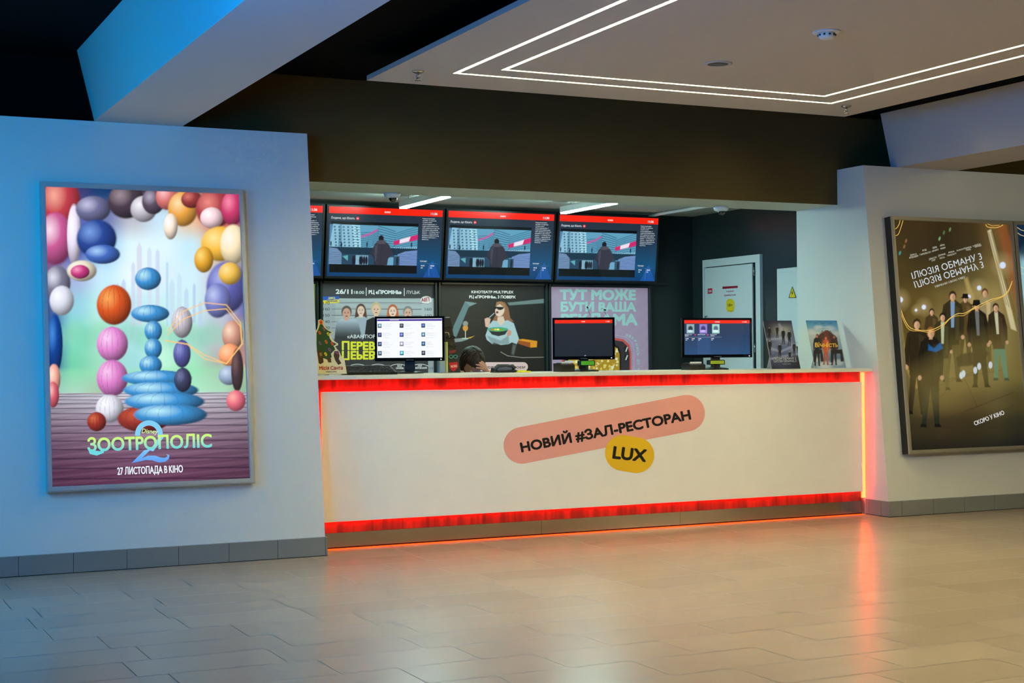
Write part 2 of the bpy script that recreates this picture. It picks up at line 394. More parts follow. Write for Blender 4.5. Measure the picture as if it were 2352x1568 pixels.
    def text(s, t, p0, p1, h, c, bold=0.0, flip=False, c2=None, up=None, lean=0.0):
        v, f = glyphs(t, bold); p0 = np.array(p0, float); p1 = np.array(p1, float); d = p1-p0
        n = np.array([d[1], -d[0]])/np.linalg.norm(d) if up is None else np.array(up, float)/np.linalg.norm(up)
        tx = (v[:, 0]-v[:, 0].min())/np.ptp(v[:, 0]); ty = v[:, 1]/CAP
        if flip: ty = 1-ty
        P = p0+tx[:, None]*d+ty[:, None]*h*n+(ty*lean*h)[:, None]*d/np.linalg.norm(d)
        k = lin(c)
        if c2 is not None: k = lin(c)*ty[:, None].clip(0, 1)+lin(c2)*(1-ty[:, None].clip(0, 1))
        s._lay(P, f, k)
        if bold > 0:      # heavier strokes: the same letters laid again a hair aside
            e = bold*h/CAP*0.85; un = d/np.linalg.norm(d)
            for q in range(10):
                an = math.pi*q/5+0.5; s._lay(P+e*math.cos(an)*un+e*math.sin(an)*n, f, k); s.layer -= 0.8
    def build(s, name, material, parent):
        nx, ny = s.nx, s.ny; off = np.array(wloc(parent)) if parent is not None else np.zeros(3)
        i = np.arange(nx-1); j = np.arange(ny-1); I, J = np.meshgrid(i, j); a = (J*nx+I).ravel()
        q = np.stack([a, a+1, a+nx+1, a+nx], 1); V = [s.G]+s.tv; n0 = len(s.G)
        V = np.concatenate(V)-off; C = np.concatenate([s.C]+s.tc) if s.tc else s.C
        me = bpy.data.meshes.new(name); me.from_pydata(V.tolist(), [], q.tolist()+[[k+n0 for k in f] for f in s.tf])
        at_ = me.color_attributes.new('Col', 'FLOAT_COLOR', 'POINT')
        at_.data.foreach_set('color', np.concatenate([C, np.ones((len(C), 1))], 1).ravel().astype(np.float32))
        me.materials.append(material); me.update()
        o = bpy.data.objects.new(name, me); COL.objects.link(o); o.parent = parent
        return o
#@@SETTING
# ================================================================== THE SETTING
LZ = 2.687                    # top of the leaning walls
LL, LR = 0.121, 0.100         # lean of the left and right wall (m per m)
Y0 = 8.965
mb = MB(); mb.add([(-9, -5, 0), (15, -5, 0), (15, 14, 0), (-9, 14, 0), (-9, -5, -.1), (15, -5, -.1), (15, 14, -.1), (-9, 14, -.1)], [(0, 1, 2, 3), (7, 6, 5, 4), (0, 4, 5, 1), (1, 5, 6, 2), (2, 6, 7, 3), (3, 7, 4, 0)])
mb.build('floor', floor_mat(), kind='structure')
mb = MB(); mb.box((-9, -5, 3.11), (15, 9.75, 3.25)); mb.build('ceiling', BLACK, kind='structure')
def leanwall(name, x0, x1, lean, yb):
    m = MB(); m.poly([(x0, Y0, 0), (x0, Y0+lean*LZ, LZ), (x0, yb, LZ), (x0, yb, 0)], (x1-x0, 0, 0)); return m.build(name, WHITE, kind='structure')
leanwall('wall_left', -9, 2.983, LL, 9.553)
leanwall('wall_right', 7.427, 15, LR, 10.09)
# bulkhead over the opening: dark front, pale underside
mb = MB(); mb.box((2.983, 9.553, 2.41), (7.427, 10.09, 3.4)); mb.box((-9, 9.553, LZ), (1.9, 9.7, 3.4)); mb.box((1.9, 9.553, LZ), (2.983, 9.7, 3.4)); mb.box((7.427, 9.553, LZ), (15, 9.7, 3.4))
o = mb.build('wall_front', [DARK, SOFFIT, BLACK], kind='structure')
for p in o.data.polygons:
    if p.normal.z < -0.9 and abs(p.center.z-2.41) < 0.01: p.material_index = 1
    elif p.center.x < 1.9: p.material_index = 2  # left stretch of the wall turned black in place of shade
mb = MB(); mb.box((2.4, 12.42, 0), (8.1, 12.55, 2.7)); mb.build('wall_back', BACKW, kind='structure')
mb = MB(); mb.box((7.9, 10.09, 0), (8.02, 12.42, 2.7)); mb.build('wall_side', SIDE, kind='structure')
mb = MB(); mb.box((2.45, 9.553, 0), (2.6, 12.42, 2.7)); mb.build('wall_booth_left', BACKW, kind='structure')
mb = MB(); mb.box((2.45, 10.09, 2.58), (8.02, 12.55, 2.7)); mb.build('ceiling_booth', SOFFIT, kind='structure')
# skirting tiles with dark joints
def skirt(name, x0, x1, joints, y, side=None):
    m = MB(); js = [x0]+[j for j in joints if x0 < j < x1]+[x1]
    for a, b in zip(js[:-1], js[1:]): m.bbox((a+0.0015, y-0.006, 0.004), (b-0.0015, y+0.02, 0.118), 0.001)
    m.box((x0, y-0.003, 0.0), (x1, y+0.03, 0.115), 1)
    if side:
        ys = [y-0.006]+[9.05, 9.195]+[side]
        for a, b in zip(ys[:-1], ys[1:]): m.bbox((x0-0.010, a+0.0015, 0.004), (x0+0.004, b-0.0015, 0.118), 0.001)
        m.box((x0-0.006, y-0.003, 0), (x0+0.02, side, 0.115), 1)
    return m.build(name, [SKIRT, GROUT], kind='structure')
skirt('baseboard_left', -8.9, 2.992, [1.141+0.306*k for k in range(-33, 7)], 8.962)
skirt('baseboard_right', 7.427, 14.9, [7.54+0.306*k for k in range(0, 25)], 8.962, side=9.235)

# trapezoid beams under the dark ceiling, running towards the camera
def beam(name, x0, x1, y0, y1):
    m = MB(); m.poly([(x0, y1, LZ+0.001), (x1, y1, LZ+0.001), (x1+0.1, y1, 3.11), (x0-0.1, y1, 3.11)], (0, y0-y1, 0)); return m.build(name, WHITE2, kind='structure')
beam('trim_1', 1.637, 2.175, -1.5, 9.29)
beam('trim_2', 7.763, 8.37, 1.0, 9.31)
# hung ceiling panel
m = MB(); SW = 0.028; RC = 0.019
def ring(o, i, z0, z1, mi=0):
    (a0, b0, a1, b1), (c0, d0, c1, d1) = o, i
    m.box((a0, b0, z0), (a1, d0, z1), mi); m.box((a0, d1, z0), (a1, b1, z1), mi); m.box((a0, d0, z0), (c0, d1, z1), mi); m.box((c1, d0, z0), (a1, d1, z1), mi)
LO = (3.585, 2.83, 6.41, 8.30); LI = (3.807, 3.05, 6.19, 8.085)
ins = lambda r, w: (r[0]+w, r[1]+w, r[2]-w, r[3]-w)
ring((3.187, 2.4, 6.85, 8.72), LO, 2.95, 2.98); ring(ins(LO, SW), LI, 2.95, 2.98); q = ins(LI, SW)
m.box((q[0], q[1], 2.95), (q[2], q[3], 2.98)); m.box((3.3, 2.5, 2.98), (6.75, 8.6, 2.985)); m.box((3.6, 2.8, 2.985), (6.45, 8.3, 3.11), 1)
CPN = m.build('ceiling_panel', [WHITE2, BLACK], kind='structure')
def led_loop(name, r, label):
    global m
    m = MB(); ring(r, ins(r, SW), 2.95+RC, 2.975); o = m.build(name, LED_WARM, CPN); o['label'] = label
led_loop('led_light_line', LO, 'outer rectangular white light line set in the white ceiling panel')
led_loop('led_light_line', LI, 'inner rectangular white light line set in the white ceiling panel')
#@@COUNTER
# ================================================================== SERVICE COUNTER
ct = thing('service_counter', 'long white-fronted service counter with red glowing edges and sticker lettering', 'counter', (5.2, 9.5, 0))
MB().bbox((2.985, 9.14, 1.096), (7.425, 9.95, 1.122), 0.003).build('countertop', TOPM, ct)
ct_cut = None
MB().box((3.0, 9.262, 0.088), (7.400, 9.90, 1.094)).build('cabinet', WOOD, ct)
m = MB()
for a, b in ((3.0, 4.63), (4.632, 5.75), (5.752, 7.400)): m.box((a, 9.240, 0.012), (b, 9.262, 0.104))
m.build('kick_plate', STEEL, ct)
MB().box((3.0, 9.252, 0.0), (7.400, 9.80, 0.0115)).build('plinth', PLB, ct)
px0, px1, pz0, pz1, PY = 3.035, 7.365, 0.18, 1.018, 9.197
pan = MB().bbox((px0, PY, pz0), (px1, PY+0.016, pz1), 0.002).build('front_panel', PANELW, ct)
A = Art((px0, PY-0.0006, pz0), (1, 0, 0), (0, 0, 1), px1-px0, pz1-pz0, 2, 2)
def sticker(fn, name):
    a = Art((px0, PY-0.0004, pz0), (1, 0, 0), (0, 0, 1), 0.001, 0.001, 2, 2); fn(a); a.fill((230, 226, 220)); return a.build(name, print_mat('vinyl_print', 0, 1.0, 0.4), pan)
def pinks(a):
    a.vpill((1198.5, 1022.5), (1577, 948.5), 42, (242, 168, 156), n=32)
    a.text('НОВИЙ #ЗАЛ-РЕСТОРАН', (1198.6, 1037.6), (1586.5, 962.0), 20.5, (20, 16, 20), bold=0.05)
def yels(a):
    a.layer = 6; a.vpill((1430.5, 1039.8), (1461.5, 1045), 41, (240, 192, 40), n=32)
    a.text('LUX', (1407.5, 1051.5), (1482, 1059.3), 26, (26, 24, 20), bold=0.05, lean=0.02)
sticker(pinks, 'pink_sticker'); sticker(yels, 'yellow_sticker')
# red strips glued behind the panel's rim, shining on the wood
def strip(name, a, b, mt): MB().box(a, b).build(name, mt, ct)
strip('red_light_strip', (px0+0.02, 9.216, pz1-0.034), (px1-0.02, 9.226, pz1-0.016), LED_RED)
strip('red_light_strip', (px0+0.02, 9.216, pz0+0.016), (px1-0.02, 9.226, pz0+0.034), LED_RED)
strip('red_light_strip', (px0+0.008, 9.216, pz0+0.04), (px0+0.024, 9.226, pz1-0.04), LED_RED)
strip('red_light_strip', (px1-0.024, 9.216, pz0+0.04), (px1-0.008, 9.226, pz1-0.04), LED_RED)
strip('corner_light_tube', (7.4005, 9.243, 0.125), (7.4265, 9.262, 1.09), LED_ORANGE)
strip('floor_glow_band', (3.0, 9.208, 0.0005), (7.39, 9.236, 0.004), FLOOR_GLOW)  # added glowing band standing for orange light reflected in the floor

# ================================================================== POSTER LIGHTBOXES
def lightbox(name, label, cat, x0, x1, z0, z1, lean, depth, fw, framemat, sidemat, paint, pmat, nx, ny, group=None, artn='poster_sheet', y_base=None, ft=0.03):
    """a framed box hung on a leaning wall; z0/z1 are heights of the outer frame"""
    yb = Y0 if y_base is None else y_base
    V = np.array([0, lean, 1.0]); V /= np.linalg.norm(V); U = np.array([1.0, 0, 0]); N = np.cross(U, V)   # N towards the room
    O = np.array([x0, yb+lean*z0, z0]); w = x1-x0; h = (z1-z0)*math.sqrt(1+lean*lean)
    t = thing(name, label, cat, O+U*w/2, group)
    MB().obox(O, U, V, N, (0.002, w-0.002), (0.002, h-0.002), (0.001, depth-0.012)).build('housing', sidemat, t)
    m = MB()   # mitred frame, rounded front: two steps
    for (n0, n1, e) in ((depth-ft, depth-0.006, 0.0), (depth-0.006, depth, 0.006)):
        o_ = [(e, e), (w-e, e), (w-e, h-e), (e, h-e)]; i_ = [(fw-e*.5, fw-e*.5), (w-fw+e*.5, fw-e*.5), (w-fw+e*.5, h-fw+e*.5), (fw-e*.5, h-fw+e*.5)]
        for k in range(4):
            l = (k+1) % 4; q = [o_[k], o_[l], i_[l], i_[k]]
            m.poly([O+U*a+V*b+N*n0 for a, b in q], N*(n1-n0))
    m.build('frame', framemat, t)
    A = Art(O+U*(fw-0.002)+V*(fw-0.002)+N*(depth-0.011), U, V, w-2*fw+0.004, h-2*fw+0.004, nx, ny)
    paint(A); A.build(artn, pmat, t)
    return t

def paint_left(A):
    S_ = (196, 236, 250)
    A.cgrid(104, 430, 572, 1115, [
        [(120, 40, 60), (70, 60, 110), (20, 60, 110), (50, 50, 70), (90, 70, 90), (190, 130, 110), (120, 60, 90), (60, 20, 40)],
        [(190, 60, 90), (90, 100, 180), (110, 120, 170), (190, 190, 200), (200, 230, 245), (240, 190, 150), (200, 90, 90), (150, 60, 110)],
        [(150, 70, 110), (60, 80, 160), (150, 200, 235), (225, 248, 252), (225, 248, 252), (200, 236, 250), (225, 190, 130), (235, 190, 110)],
        [(120, 90, 140), (170, 180, 220), (200, 235, 250), (235, 250, 252), (220, 240, 250), (210, 240, 250), (200, 200, 210), (90, 100, 180)],
        [(60, 80, 140), (150, 210, 225), (190, 240, 230), (190, 235, 240), (200, 240, 240), (205, 240, 240), (190, 200, 220), (100, 100, 170)],
        [(20, 80, 160), (130, 220, 190), (170, 230, 200), (170, 225, 225), (190, 240, 220), (170, 220, 210), (190, 190, 200), (170, 120, 110)],
        [(40, 80, 140), (120, 210, 170), (160, 220, 190), (160, 220, 220), (190, 245, 215), (160, 230, 190), (170, 180, 170), (190, 140, 130)],
        [(150, 170, 190), (190, 200, 200), (190, 160, 160), (150, 200, 230), (170, 210, 230), (200, 240, 220), (190, 210, 200), (140, 100, 110)],
        [(170, 150, 170), (200, 190, 200), (140, 70, 70), (110, 90, 110), (130, 150, 180), (160, 150, 160), (170, 150, 160), (110, 60, 80)],
        [(110, 90, 130), (130, 100, 120), (150, 120, 140), (150, 120, 140), (120, 90, 110), (140, 110, 120), (110, 70, 90), (60, 35, 60)],
        [(50, 50, 110), (90, 60, 90), (100, 60, 90), (100, 55, 80), (100, 55, 80), (90, 50, 70), (80, 40, 60), (40, 20, 45)]])
    # pale skyline
    for x, y, w, h, c in [(306, 600, 9, 150, (206, 214, 236)), (320, 556, 12, 190, (214, 214, 232)), (343, 566, 10, 180, (210, 222, 240)), (362, 570, 9, 170, (204, 212, 234)),
                          (284, 640, 10, 100, (190, 206, 236)), (270, 650, 8, 80, (186, 200, 234)), (395, 640, 12, 110, (196, 222, 240)), (412, 625, 10, 120, (200, 226, 240)), (428, 660, 10, 90, (190, 214, 238)), (446, 650, 6, 90, (176, 196, 232)), (384, 600, 5, 150, (176, 210, 240)), (460, 690, 9, 60, (186, 206, 236))]:
        A.poly([(x-w/2, y+h), (x-w/2, y+w), (x, y), (x+w/2, y+w), (x+w/2, y+h)], c, a=0.75, soft=3)
    # green bank
    for i in range(26):
        x = 120+17.5*i; A.ell(x, 770+8*math.sin(i*1.7), 16, 26, (120+8*(i % 4), 214-6*(i % 3), 176), a=0.35, soft=0.8)
    A.poly([(104, 850), (575, 840), (575, 905), (104, 905)], (150, 228, 176), a=0.5, soft=14)
    # timber deck
    yy = 903; k = 0
    def deck(x, y):
        t = np.clip((y-903)/212, 0, 1)[:, None]; base = np.array([206, 204, 214])*(1-t)**1.6+np.array([96, 56, 82])*(1-(1-t)**1.6)
        g = 9*np.sin(x*0.03+y*0.4)+4*np.sin(x*0.11+y*0.9); c = base+g[:, None]*np.array([1, .9, .9]); 
        e = np.exp(-((x-338)/250.0)**2)[:, None]; c = c*(0.72+0.34*e); return np.clip(c, 0, 255)
    A.poly([(100, 903), (580, 900), (585, 1130), (100, 1130)], deck, soft=2)
    while yy < 1112:
        A.line([(100, yy+2), (580, yy-1)], 1.6+k*0.08, (48, 26, 52), a=0.85, soft=1.4); yy += 6+k*1.5; k += 1
    # ring of glossy balloons and drapes in the sheet's colours
    B = [(140, 470, 46, 62, (196, 62, 72), (250, 170, 150)), (128, 548, 40, 60, (206, 92, 150), (255, 220, 236)), (170, 540, 16, 70, (238, 226, 246), (255, 255, 255)),
         (214, 480, 40, 30, (112, 112, 150), (200, 196, 224)), (222, 548, 46, 44, (44, 72, 150), (120, 160, 226)), (236, 584, 40, 22, (70, 108, 190), (170, 206, 250)),
         (290, 462, 42, 40, (76, 62, 74), (160, 140, 150)), (330, 480, 30, 30, (196, 190, 200), (250, 246, 250)), (352, 462, 26, 30, (92, 78, 96), (180, 170, 190)),
         (384, 452, 26, 30, (222, 120, 116), (255, 196, 196)), (420, 480, 34, 40, (240, 168, 70), (255, 226, 170)), (392, 520, 16, 30, (252, 232, 210), (255, 255, 255)), (440, 458, 24, 20, (150, 60, 60), (220, 120, 110)),
         (492, 480, 42, 44, (176, 66, 74), (240, 140, 130)), (486, 500, 26, 24, (250, 214, 220), (255, 255, 255)), (534, 478, 26, 40, (206, 60, 110), (255, 140, 170)),
         (506, 560, 44, 40, (250, 190, 66), (255, 232, 150)), (536, 562, 30, 46, (252, 232, 190), (255, 250, 236)), (468, 596, 22, 30, (232, 168, 50), (255, 220, 120)),
         (520, 660, 46, 60, (92, 96, 178), (170, 176, 236)), (528, 628, 26, 26, (240, 190, 80), (255, 226, 150)), (500, 690, 30, 40, (120, 128, 196), (190, 198, 240)),
         (132, 650, 30, 40, (126, 124, 146), (226, 226, 240)), (142, 690, 28, 34, (222, 224, 236), (255, 255, 255)), (188, 622, 34, 24, (236, 226, 200), (255, 250, 236)), (184, 624, 22, 16, (206, 60, 130), (250, 150, 190)),
         (126, 790, 18, 70, (18, 66, 150), (70, 140, 220)), (124, 870, 15, 34, (246, 170, 150), (255, 226, 206)), (122, 906, 14, 30, (222, 96, 110), (255, 190, 180)),
         (534, 770, 24, 34, (210, 150, 130), (250, 220, 196)), (528, 815, 26, 26, (250, 160, 110), (255, 206, 160)), (526, 862, 24, 22, (150, 170, 200), (206, 220, 240)), (545, 850, 14, 50, (70, 50, 60), (120, 90, 90)), (542, 920, 22, 24, (232, 110, 130), (255, 180, 170))]
    for x, y, rx, ry, c, h in B: A.ell(x, y, rx, ry, c, soft=0.12, hl=h, sh=tuple(int(v*0.55) for v in c))
    # centre: stacked paper lanterns in orange, pink and white beside a tall blue ribbed one
    def lantern(x, y, rx, ry, c, hl):
        A.ell(x, y, rx, ry, c, hl=hl, sh=tuple(int(v*.5) for v in c), soft=0.08)
        for k in (-.7, -.35, 0, .35, .7): A.line([(x+rx*k*math.cos(a_), y+ry*math.sin(a_)) for a_ in np.linspace(-1.5, 1.5, 7)], 1.0, tuple(int(v*.6) for v in c), a=0.5)
    for a_ in ((262, 700, 40, 46, (222, 88, 32), (255, 170, 90)), (258, 790, 36, 40, (232, 140, 212), (255, 210, 245)), (258, 868, 36, 42, (226, 130, 204), (255, 200, 240)), (252, 938, 32, 32, (226, 224, 236), (255, 255, 255)), (222, 968, 22, 22, (160, 52, 40), (220, 110, 70)), (330, 962, 60, 30, (150, 52, 44), (206, 90, 60))): lantern(*a_)
    for a_ in ((345, 720, 44, 20), (352, 760, 20, 24), (352, 800, 20, 24), (346, 838, 26, 22), (360, 868, 80, 18), (370, 896, 86, 20), (378, 922, 92, 22), (392, 952, 84, 24), (340, 640, 30, 26)): lantern(*a_, (64, 150, 214), (190, 240, 250))
    lantern(418, 740, 24, 36, (196, 190, 200), (240, 236, 240)); lantern(418, 812, 20, 32, (86, 90, 160), (150, 154, 220)); lantern(420, 872, 20, 28, (60, 66, 100), (120, 126, 170))
    for off in (0, 9): A.line([(385, 760+off), (420, 715+off*2), (470, 695+off*2), (520, 700+off), (552, 740+off), (556, 790), (520, 835), (470, 815+off), (430, 790), (380, 782)], 2.0, (255, 200, 120), soft=2)
    # writing
    A.vring(342, 998, 26, 27, 12, (130, 205, 240), 175, 375)
    A.vpoly([(366, 1002), (376, 1004), (352, 1036), (344, 1034)], (140, 210, 244))
    A.vpoly([(331, 1034), (349, 1029), (326, 1052), (340, 1046), (356, 1046), (368, 1050), (378, 1051), (385, 1048), (382, 1042), (389, 1045), (388, 1053), (380, 1060), (366, 1062), (350, 1057), (335, 1056), (318, 1060), (302, 1063)], (130, 205, 245), (90, 150, 240))
    A.text('Disney', (325, 994), (361, 996), 10, (224, 250, 170), bold=0.01, lean=0.2)
    A.text('ЗООТРОПОЛІС', (202, 1036), (486, 1026), 29, (206, 246, 120), bold=0.03, c2=(110, 214, 214))
    A.vpoly([(202, 1030), (212, 1034), (230, 1036), (240, 1028), (238, 1040), (222, 1046), (206, 1042)], (110, 214, 220))
    A.text('27 ЛИСТОПАДА В КІНО', (270, 1090), (420, 1084), 16, (236, 244, 250), bold=0.02)
    A.text('ЛИСТІВКИ КІНО', (328, 1111), (360, 1110), 3, (90, 200, 190))

def figure(A, x, y, h, coat, legs, skin=(214, 170, 130), hair=(50, 34, 24), lean=0.0, hat=False, shirt=None):
    """a generic standing figure, head centre at (x, y); drawn in the sheet's print"""
    r = h*0.042; f = lambda dx, dy: (x+dx*h*.82+lean*dy*h, y+dy*h)
    dk = lambda c, k: tuple(int(v*k) for v in c)
    A.poly([f(-.085, .5), f(-.115, .96), f(-.06, .97), f(-.005, .58), f(.05, .97), f(.11, .96), f(.1, .5)], legs, soft=1.6)
    A.poly([f(-.12, .95), f(-.14, .985), f(-.05, .985), f(-.06, .95)], dk(legs, .5), soft=1.2); A.poly([f(.05, .95), f(.05, .985), f(.14, .985), f(.11, .95)], dk(legs, .5), soft=1.2)
    A.poly([f(-.035, .04), f(-.13, .1), f(-.165, .28), f(-.15, .46), f(-.105, .46), f(-.1, .26), f(-.1, .56), f(.1, .56), f(.1, .26), f(.11, .46), f(.155, .44), f(.165, .26), f(.13, .1), f(.035, .04)], coat, soft=1.6)
    A.line([f(-.1, .16), f(-.105, .5)], h*.012, dk(coat, .55), a=0.7); A.line([f(.1, .16), f(.105, .5)], h*.012, dk(coat, .55), a=0.7)
    A.poly([f(.02, .1), f(.1, .14), f(.09, .5), f(.05, .5)], tuple(min(255, int(v*1.4+8)) for v in coat), a=0.5, soft=3)
    if shirt: A.poly([f(-.03, .06), f(.03, .06), f(.02, .36), f(-.02, .36)], shirt, soft=1.4)
    A.poly([f(-.02, .02), f(-.025, .07), f(.025, .07), f(.02, .02)], dk(skin, .8), soft=1)
    for s_ in (-1, 1): A.ell(*f(s_*.142, .47), h*.02, h*.026, dk(skin, .9), soft=0.4)
    A.ell(x, y-r*.15, r*1.0, r*1.3, hair, soft=0.3); A.ell(x+lean*2, y+r*0.3, r*0.74, r*1.0, skin, soft=0.3); A.ell(x+r*.3, y+r*.35, r*.4, r*.8, dk(skin, .7), a=0.6, soft=0.8)
    if hat: A.poly([(x-r*1.9, y-r*.2), (x-r*1.1, y-r*.5), (x-r*.9, y-r*1.7), (x+r*.9, y-r*1.7), (x+r*1.1, y-r*.5), (x+r*1.9, y-r*.2), (x, y+r*.1)], (24, 22, 18), soft=1.2)

def paint_right(A):
    A.cgrid(2050, 505, 2345, 1040, [
        [(58, 42, 18), (60, 44, 20), (52, 40, 20), (64, 50, 26), (110, 82, 40), (66, 44, 24)],
        [(62, 48, 22), (56, 44, 24), (50, 40, 24), (60, 50, 30), (104, 84, 48), (90, 56, 30)],
        [(72, 58, 24), (66, 54, 28), (66, 56, 32), (88, 78, 46), (120, 104, 60), (120, 90, 50)],
        [(84, 66, 26), (92, 74, 34), (110, 94, 50), (140, 122, 70), (150, 132, 80), (120, 96, 50)],
        [(80, 64, 26), (98, 80, 38), (130, 114, 66), (150, 134, 84), (150, 134, 84), (110, 96, 52)],
        [(90, 78, 34), (86, 72, 34), (120, 112, 70), (140, 126, 80), (130, 118, 70), (110, 98, 56)],
        [(96, 84, 46), (104, 92, 52), (126, 112, 66), (122, 106, 62), (116, 106, 62), (104, 94, 50)],
        [(70, 62, 34), (88, 78, 44), (92, 78, 44), (88, 72, 42), (92, 82, 48), (74, 66, 38)],
        [(42, 38, 26), (52, 46, 28), (58, 48, 30), (54, 46, 28), (56, 50, 32), (44, 42, 30)],
        [(24, 22, 20), (30, 28, 22), (34, 30, 24), (34, 32, 26), (30, 30, 26), (24, 24, 24)]])
    # tall window and beams of the corridor
    A.poly([(2268, 530), (2276, 526), (2316, 680), (2335, 760), (2322, 755)], (214, 204, 160), a=0.8, soft=3)
    for k in range(4): A.line([(2266+k*5, 536-k*2), (2312+k*6, 700+k*5)], 1.3, (90, 72, 40), a=0.8, soft=1.2)
    A.poly([(2290, 520), (2310, 515), (2345, 640), (2340, 720), (2318, 640)], (150, 84, 44), a=0.6, soft=8)
    A.poly([(2214, 640), (2222, 636), (2240, 690), (2236, 720)], (190, 166, 100), a=0.6, soft=5)
    A.poly([(2066, 700), (2078, 790), (2118, 890), (2104, 892), (2072, 830)], (176, 148, 70), a=0.65, soft=5)
    for p in [[(2060, 960), (2170, 905)], [(2110, 905), (2270, 840)], [(2120, 880), (2300, 850)], [(2216, 870), (2245, 935)], [(2075, 1000), (2330, 900)], [(2150, 1010), (2330, 930)]]: A.line(p, 1.4, (58, 46, 26), a=0.7)
    for i in range(9): A.line([(2080+i*9, 1000-i*5), (2094+i*8, 900-i*3)], 1.2, (66, 54, 30), a=0.5)
    # wall lamps
    for x, y, r in [(2303, 609, 7), (2249, 661, 5), (2226, 681, 4), (2122, 705, 5), (2068, 688, 6), (2104, 712, 3)]:
        A.ell(x, y, r*3, r*3.4, (170, 150, 100), a=0.5, soft=1.0); A.ell(x, y, r, r*1.1, (216, 228, 250), soft=0.4)
    # people
    D = (34, 30, 20)
    figure(A, 2140, 716, 130, (70, 56, 30), (60, 50, 28), hair=(44, 30, 20)); figure(A, 2217, 685, 150, (84, 66, 36), (72, 60, 34), hat=True); figure(A, 2262, 672, 170, (150, 136, 96), (80, 76, 40), hair=(90, 60, 30))
    figure(A, 2188, 680, 200, (52, 46, 26), (84, 74, 40), shirt=(120, 150, 186)); figure(A, 2165, 728, 170, (54, 50, 28), (96, 88, 50), shirt=(176, 186, 150), hair=(26, 20, 16))
    figure(A, 2243, 702, 190, D, (36, 36, 24), hat=True, shirt=(110, 110, 110), lean=0.06); figure(A, 2287, 706, 170, (52, 40, 26), (70, 132, 110), shirt=(190, 190, 160), hair=(50, 30, 20), lean=0.08)
    figure(A, 2106, 744, 210, (44, 34, 20), (44, 36, 22)); figure(A, 2138, 764, 220, (26, 24, 18), (34, 40, 30), shirt=None, hair=(150, 100, 50))
    A.poly([(2132, 790), (2145, 800), (2160, 786), (2166, 800), (2150, 808), (2132, 804)], (20, 90, 150), soft=3)
    A.poly([(2196, 822), (2210, 812), (2236, 808), (2262, 800), (2272, 812), (2250, 836), (2226, 840), (2200, 842)], (30, 26, 20), a=0.9, soft=4)
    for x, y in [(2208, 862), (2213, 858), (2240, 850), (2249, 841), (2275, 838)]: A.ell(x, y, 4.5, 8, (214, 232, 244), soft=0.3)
    A.poly([(2090, 860), (2200, 780), (2330, 760), (2335, 860), (2200, 930), (2120, 940)], (150, 132, 72), a=0.3, soft=50)
    # ribbons of light
    Y = (255, 214, 110)
    R1 = [(2066, 700), (2076, 730), (2090, 752), (2112, 758), (2140, 757), (2165, 745), (2184, 729), (2200, 720), (2215, 719), (2235, 708), (2250, 700), (2275, 688), (2300, 681), (2315, 668), (2325, 645)]
    A.vline(R1, 1.5, Y); A.vline([(a-1, b+5-(0 if i % 3 else 3)) for i, (a, b) in enumerate(R1)], 1.3, (240, 190, 90))
    A.vline([(2051, 527), (2060, 523), (2066, 512), (2067, 505)], 1.3, Y); A.vline([(2052, 541), (2062, 539), (2068, 526), (2074, 506)], 1.3, Y)
    A.vline([(2264, 515), (2268, 521), (2285, 523), (2297, 520), (2304, 516)], 1.4, Y)
    A.vline([(2268, 514), (2280, 519), (2295, 517)], 1.0, Y)
    # writing
    W_ = (222, 232, 240); g = (206, 206, 190)
    def names(t, x0, y0, x1, y1): A.text(t, (x0, y0), (x1, y1), 3.6, g, bold=0.01)
    for t, x0, y0, x1, y1 in [('ДЖЕССІ', 2090.5, 588, 2105.5, 585), ('АЙЗЕНБЕРГ', 2088, 594, 2110, 589), ('ВУДІ', 2119, 577, 2128, 575), ('ГАРРЕЛЬСОН', 2113, 587, 2138, 580), ('ДЕЙВ', 2142, 571, 2152, 569), ('ФРАНКО', 2141, 579, 2156, 574), ('АЙЛА', 2159, 566, 2170, 563.5), ('ФІШЕР', 2160, 573, 2172, 570),
                              ('ДЖАСТІС', 2134, 597, 2152, 592), ('СМІТ', 2140, 600.5, 2149, 598), ('ДОМІНІК', 2155, 589, 2172, 584.5), ('СЕССА', 2158, 595, 2170, 592), ('АРІАНА', 2178, 582, 2192, 578.5), ('ГРІНБЛАТТ', 2176, 589, 2197, 583.5), ('за участю РОЗАМУНД', 2197, 577, 2231, 568.5), ('ПАЙК', 2219, 576, 2230, 574), ('та МОРГАН', 2234, 567, 2252, 562), ('ФРІМЕН', 2239, 569, 2254, 565)]:
        names(t, x0, y0, x1, y1)
    A.text('ІЛЮЗІЯ ОБМАНУ 3', (2096, 641), (2256, 595), 15, W_, bold=0.0)
    A.text('ІЛЮЗІЯ ОБМАНУ 3', (2102, 661), (2260, 614), 15, W_, bold=0.0, flip=True)
    A.text('УВІМКНИ СВОЮ УЯВУ', (2147, 661), (2217, 638), 4.6, g, bold=0.01)
    A.text('СКОРО У КІНО', (2239, 977), (2307, 951), 9.5, (226, 226, 226), bold=0.02)
    for x, y, c in [(2158, 548, (120, 170, 110)), (2081, 553, (150, 90, 60)), (2067, 581, (60, 150, 150)), (2077, 566, (130, 100, 50)), (2182, 527, (110, 140, 90)), (2168, 534, (90, 110, 70))]: A.ell(x, y, 2.2, 4.6, c, rot=15, soft=0.7)
    A.gain(1.12)

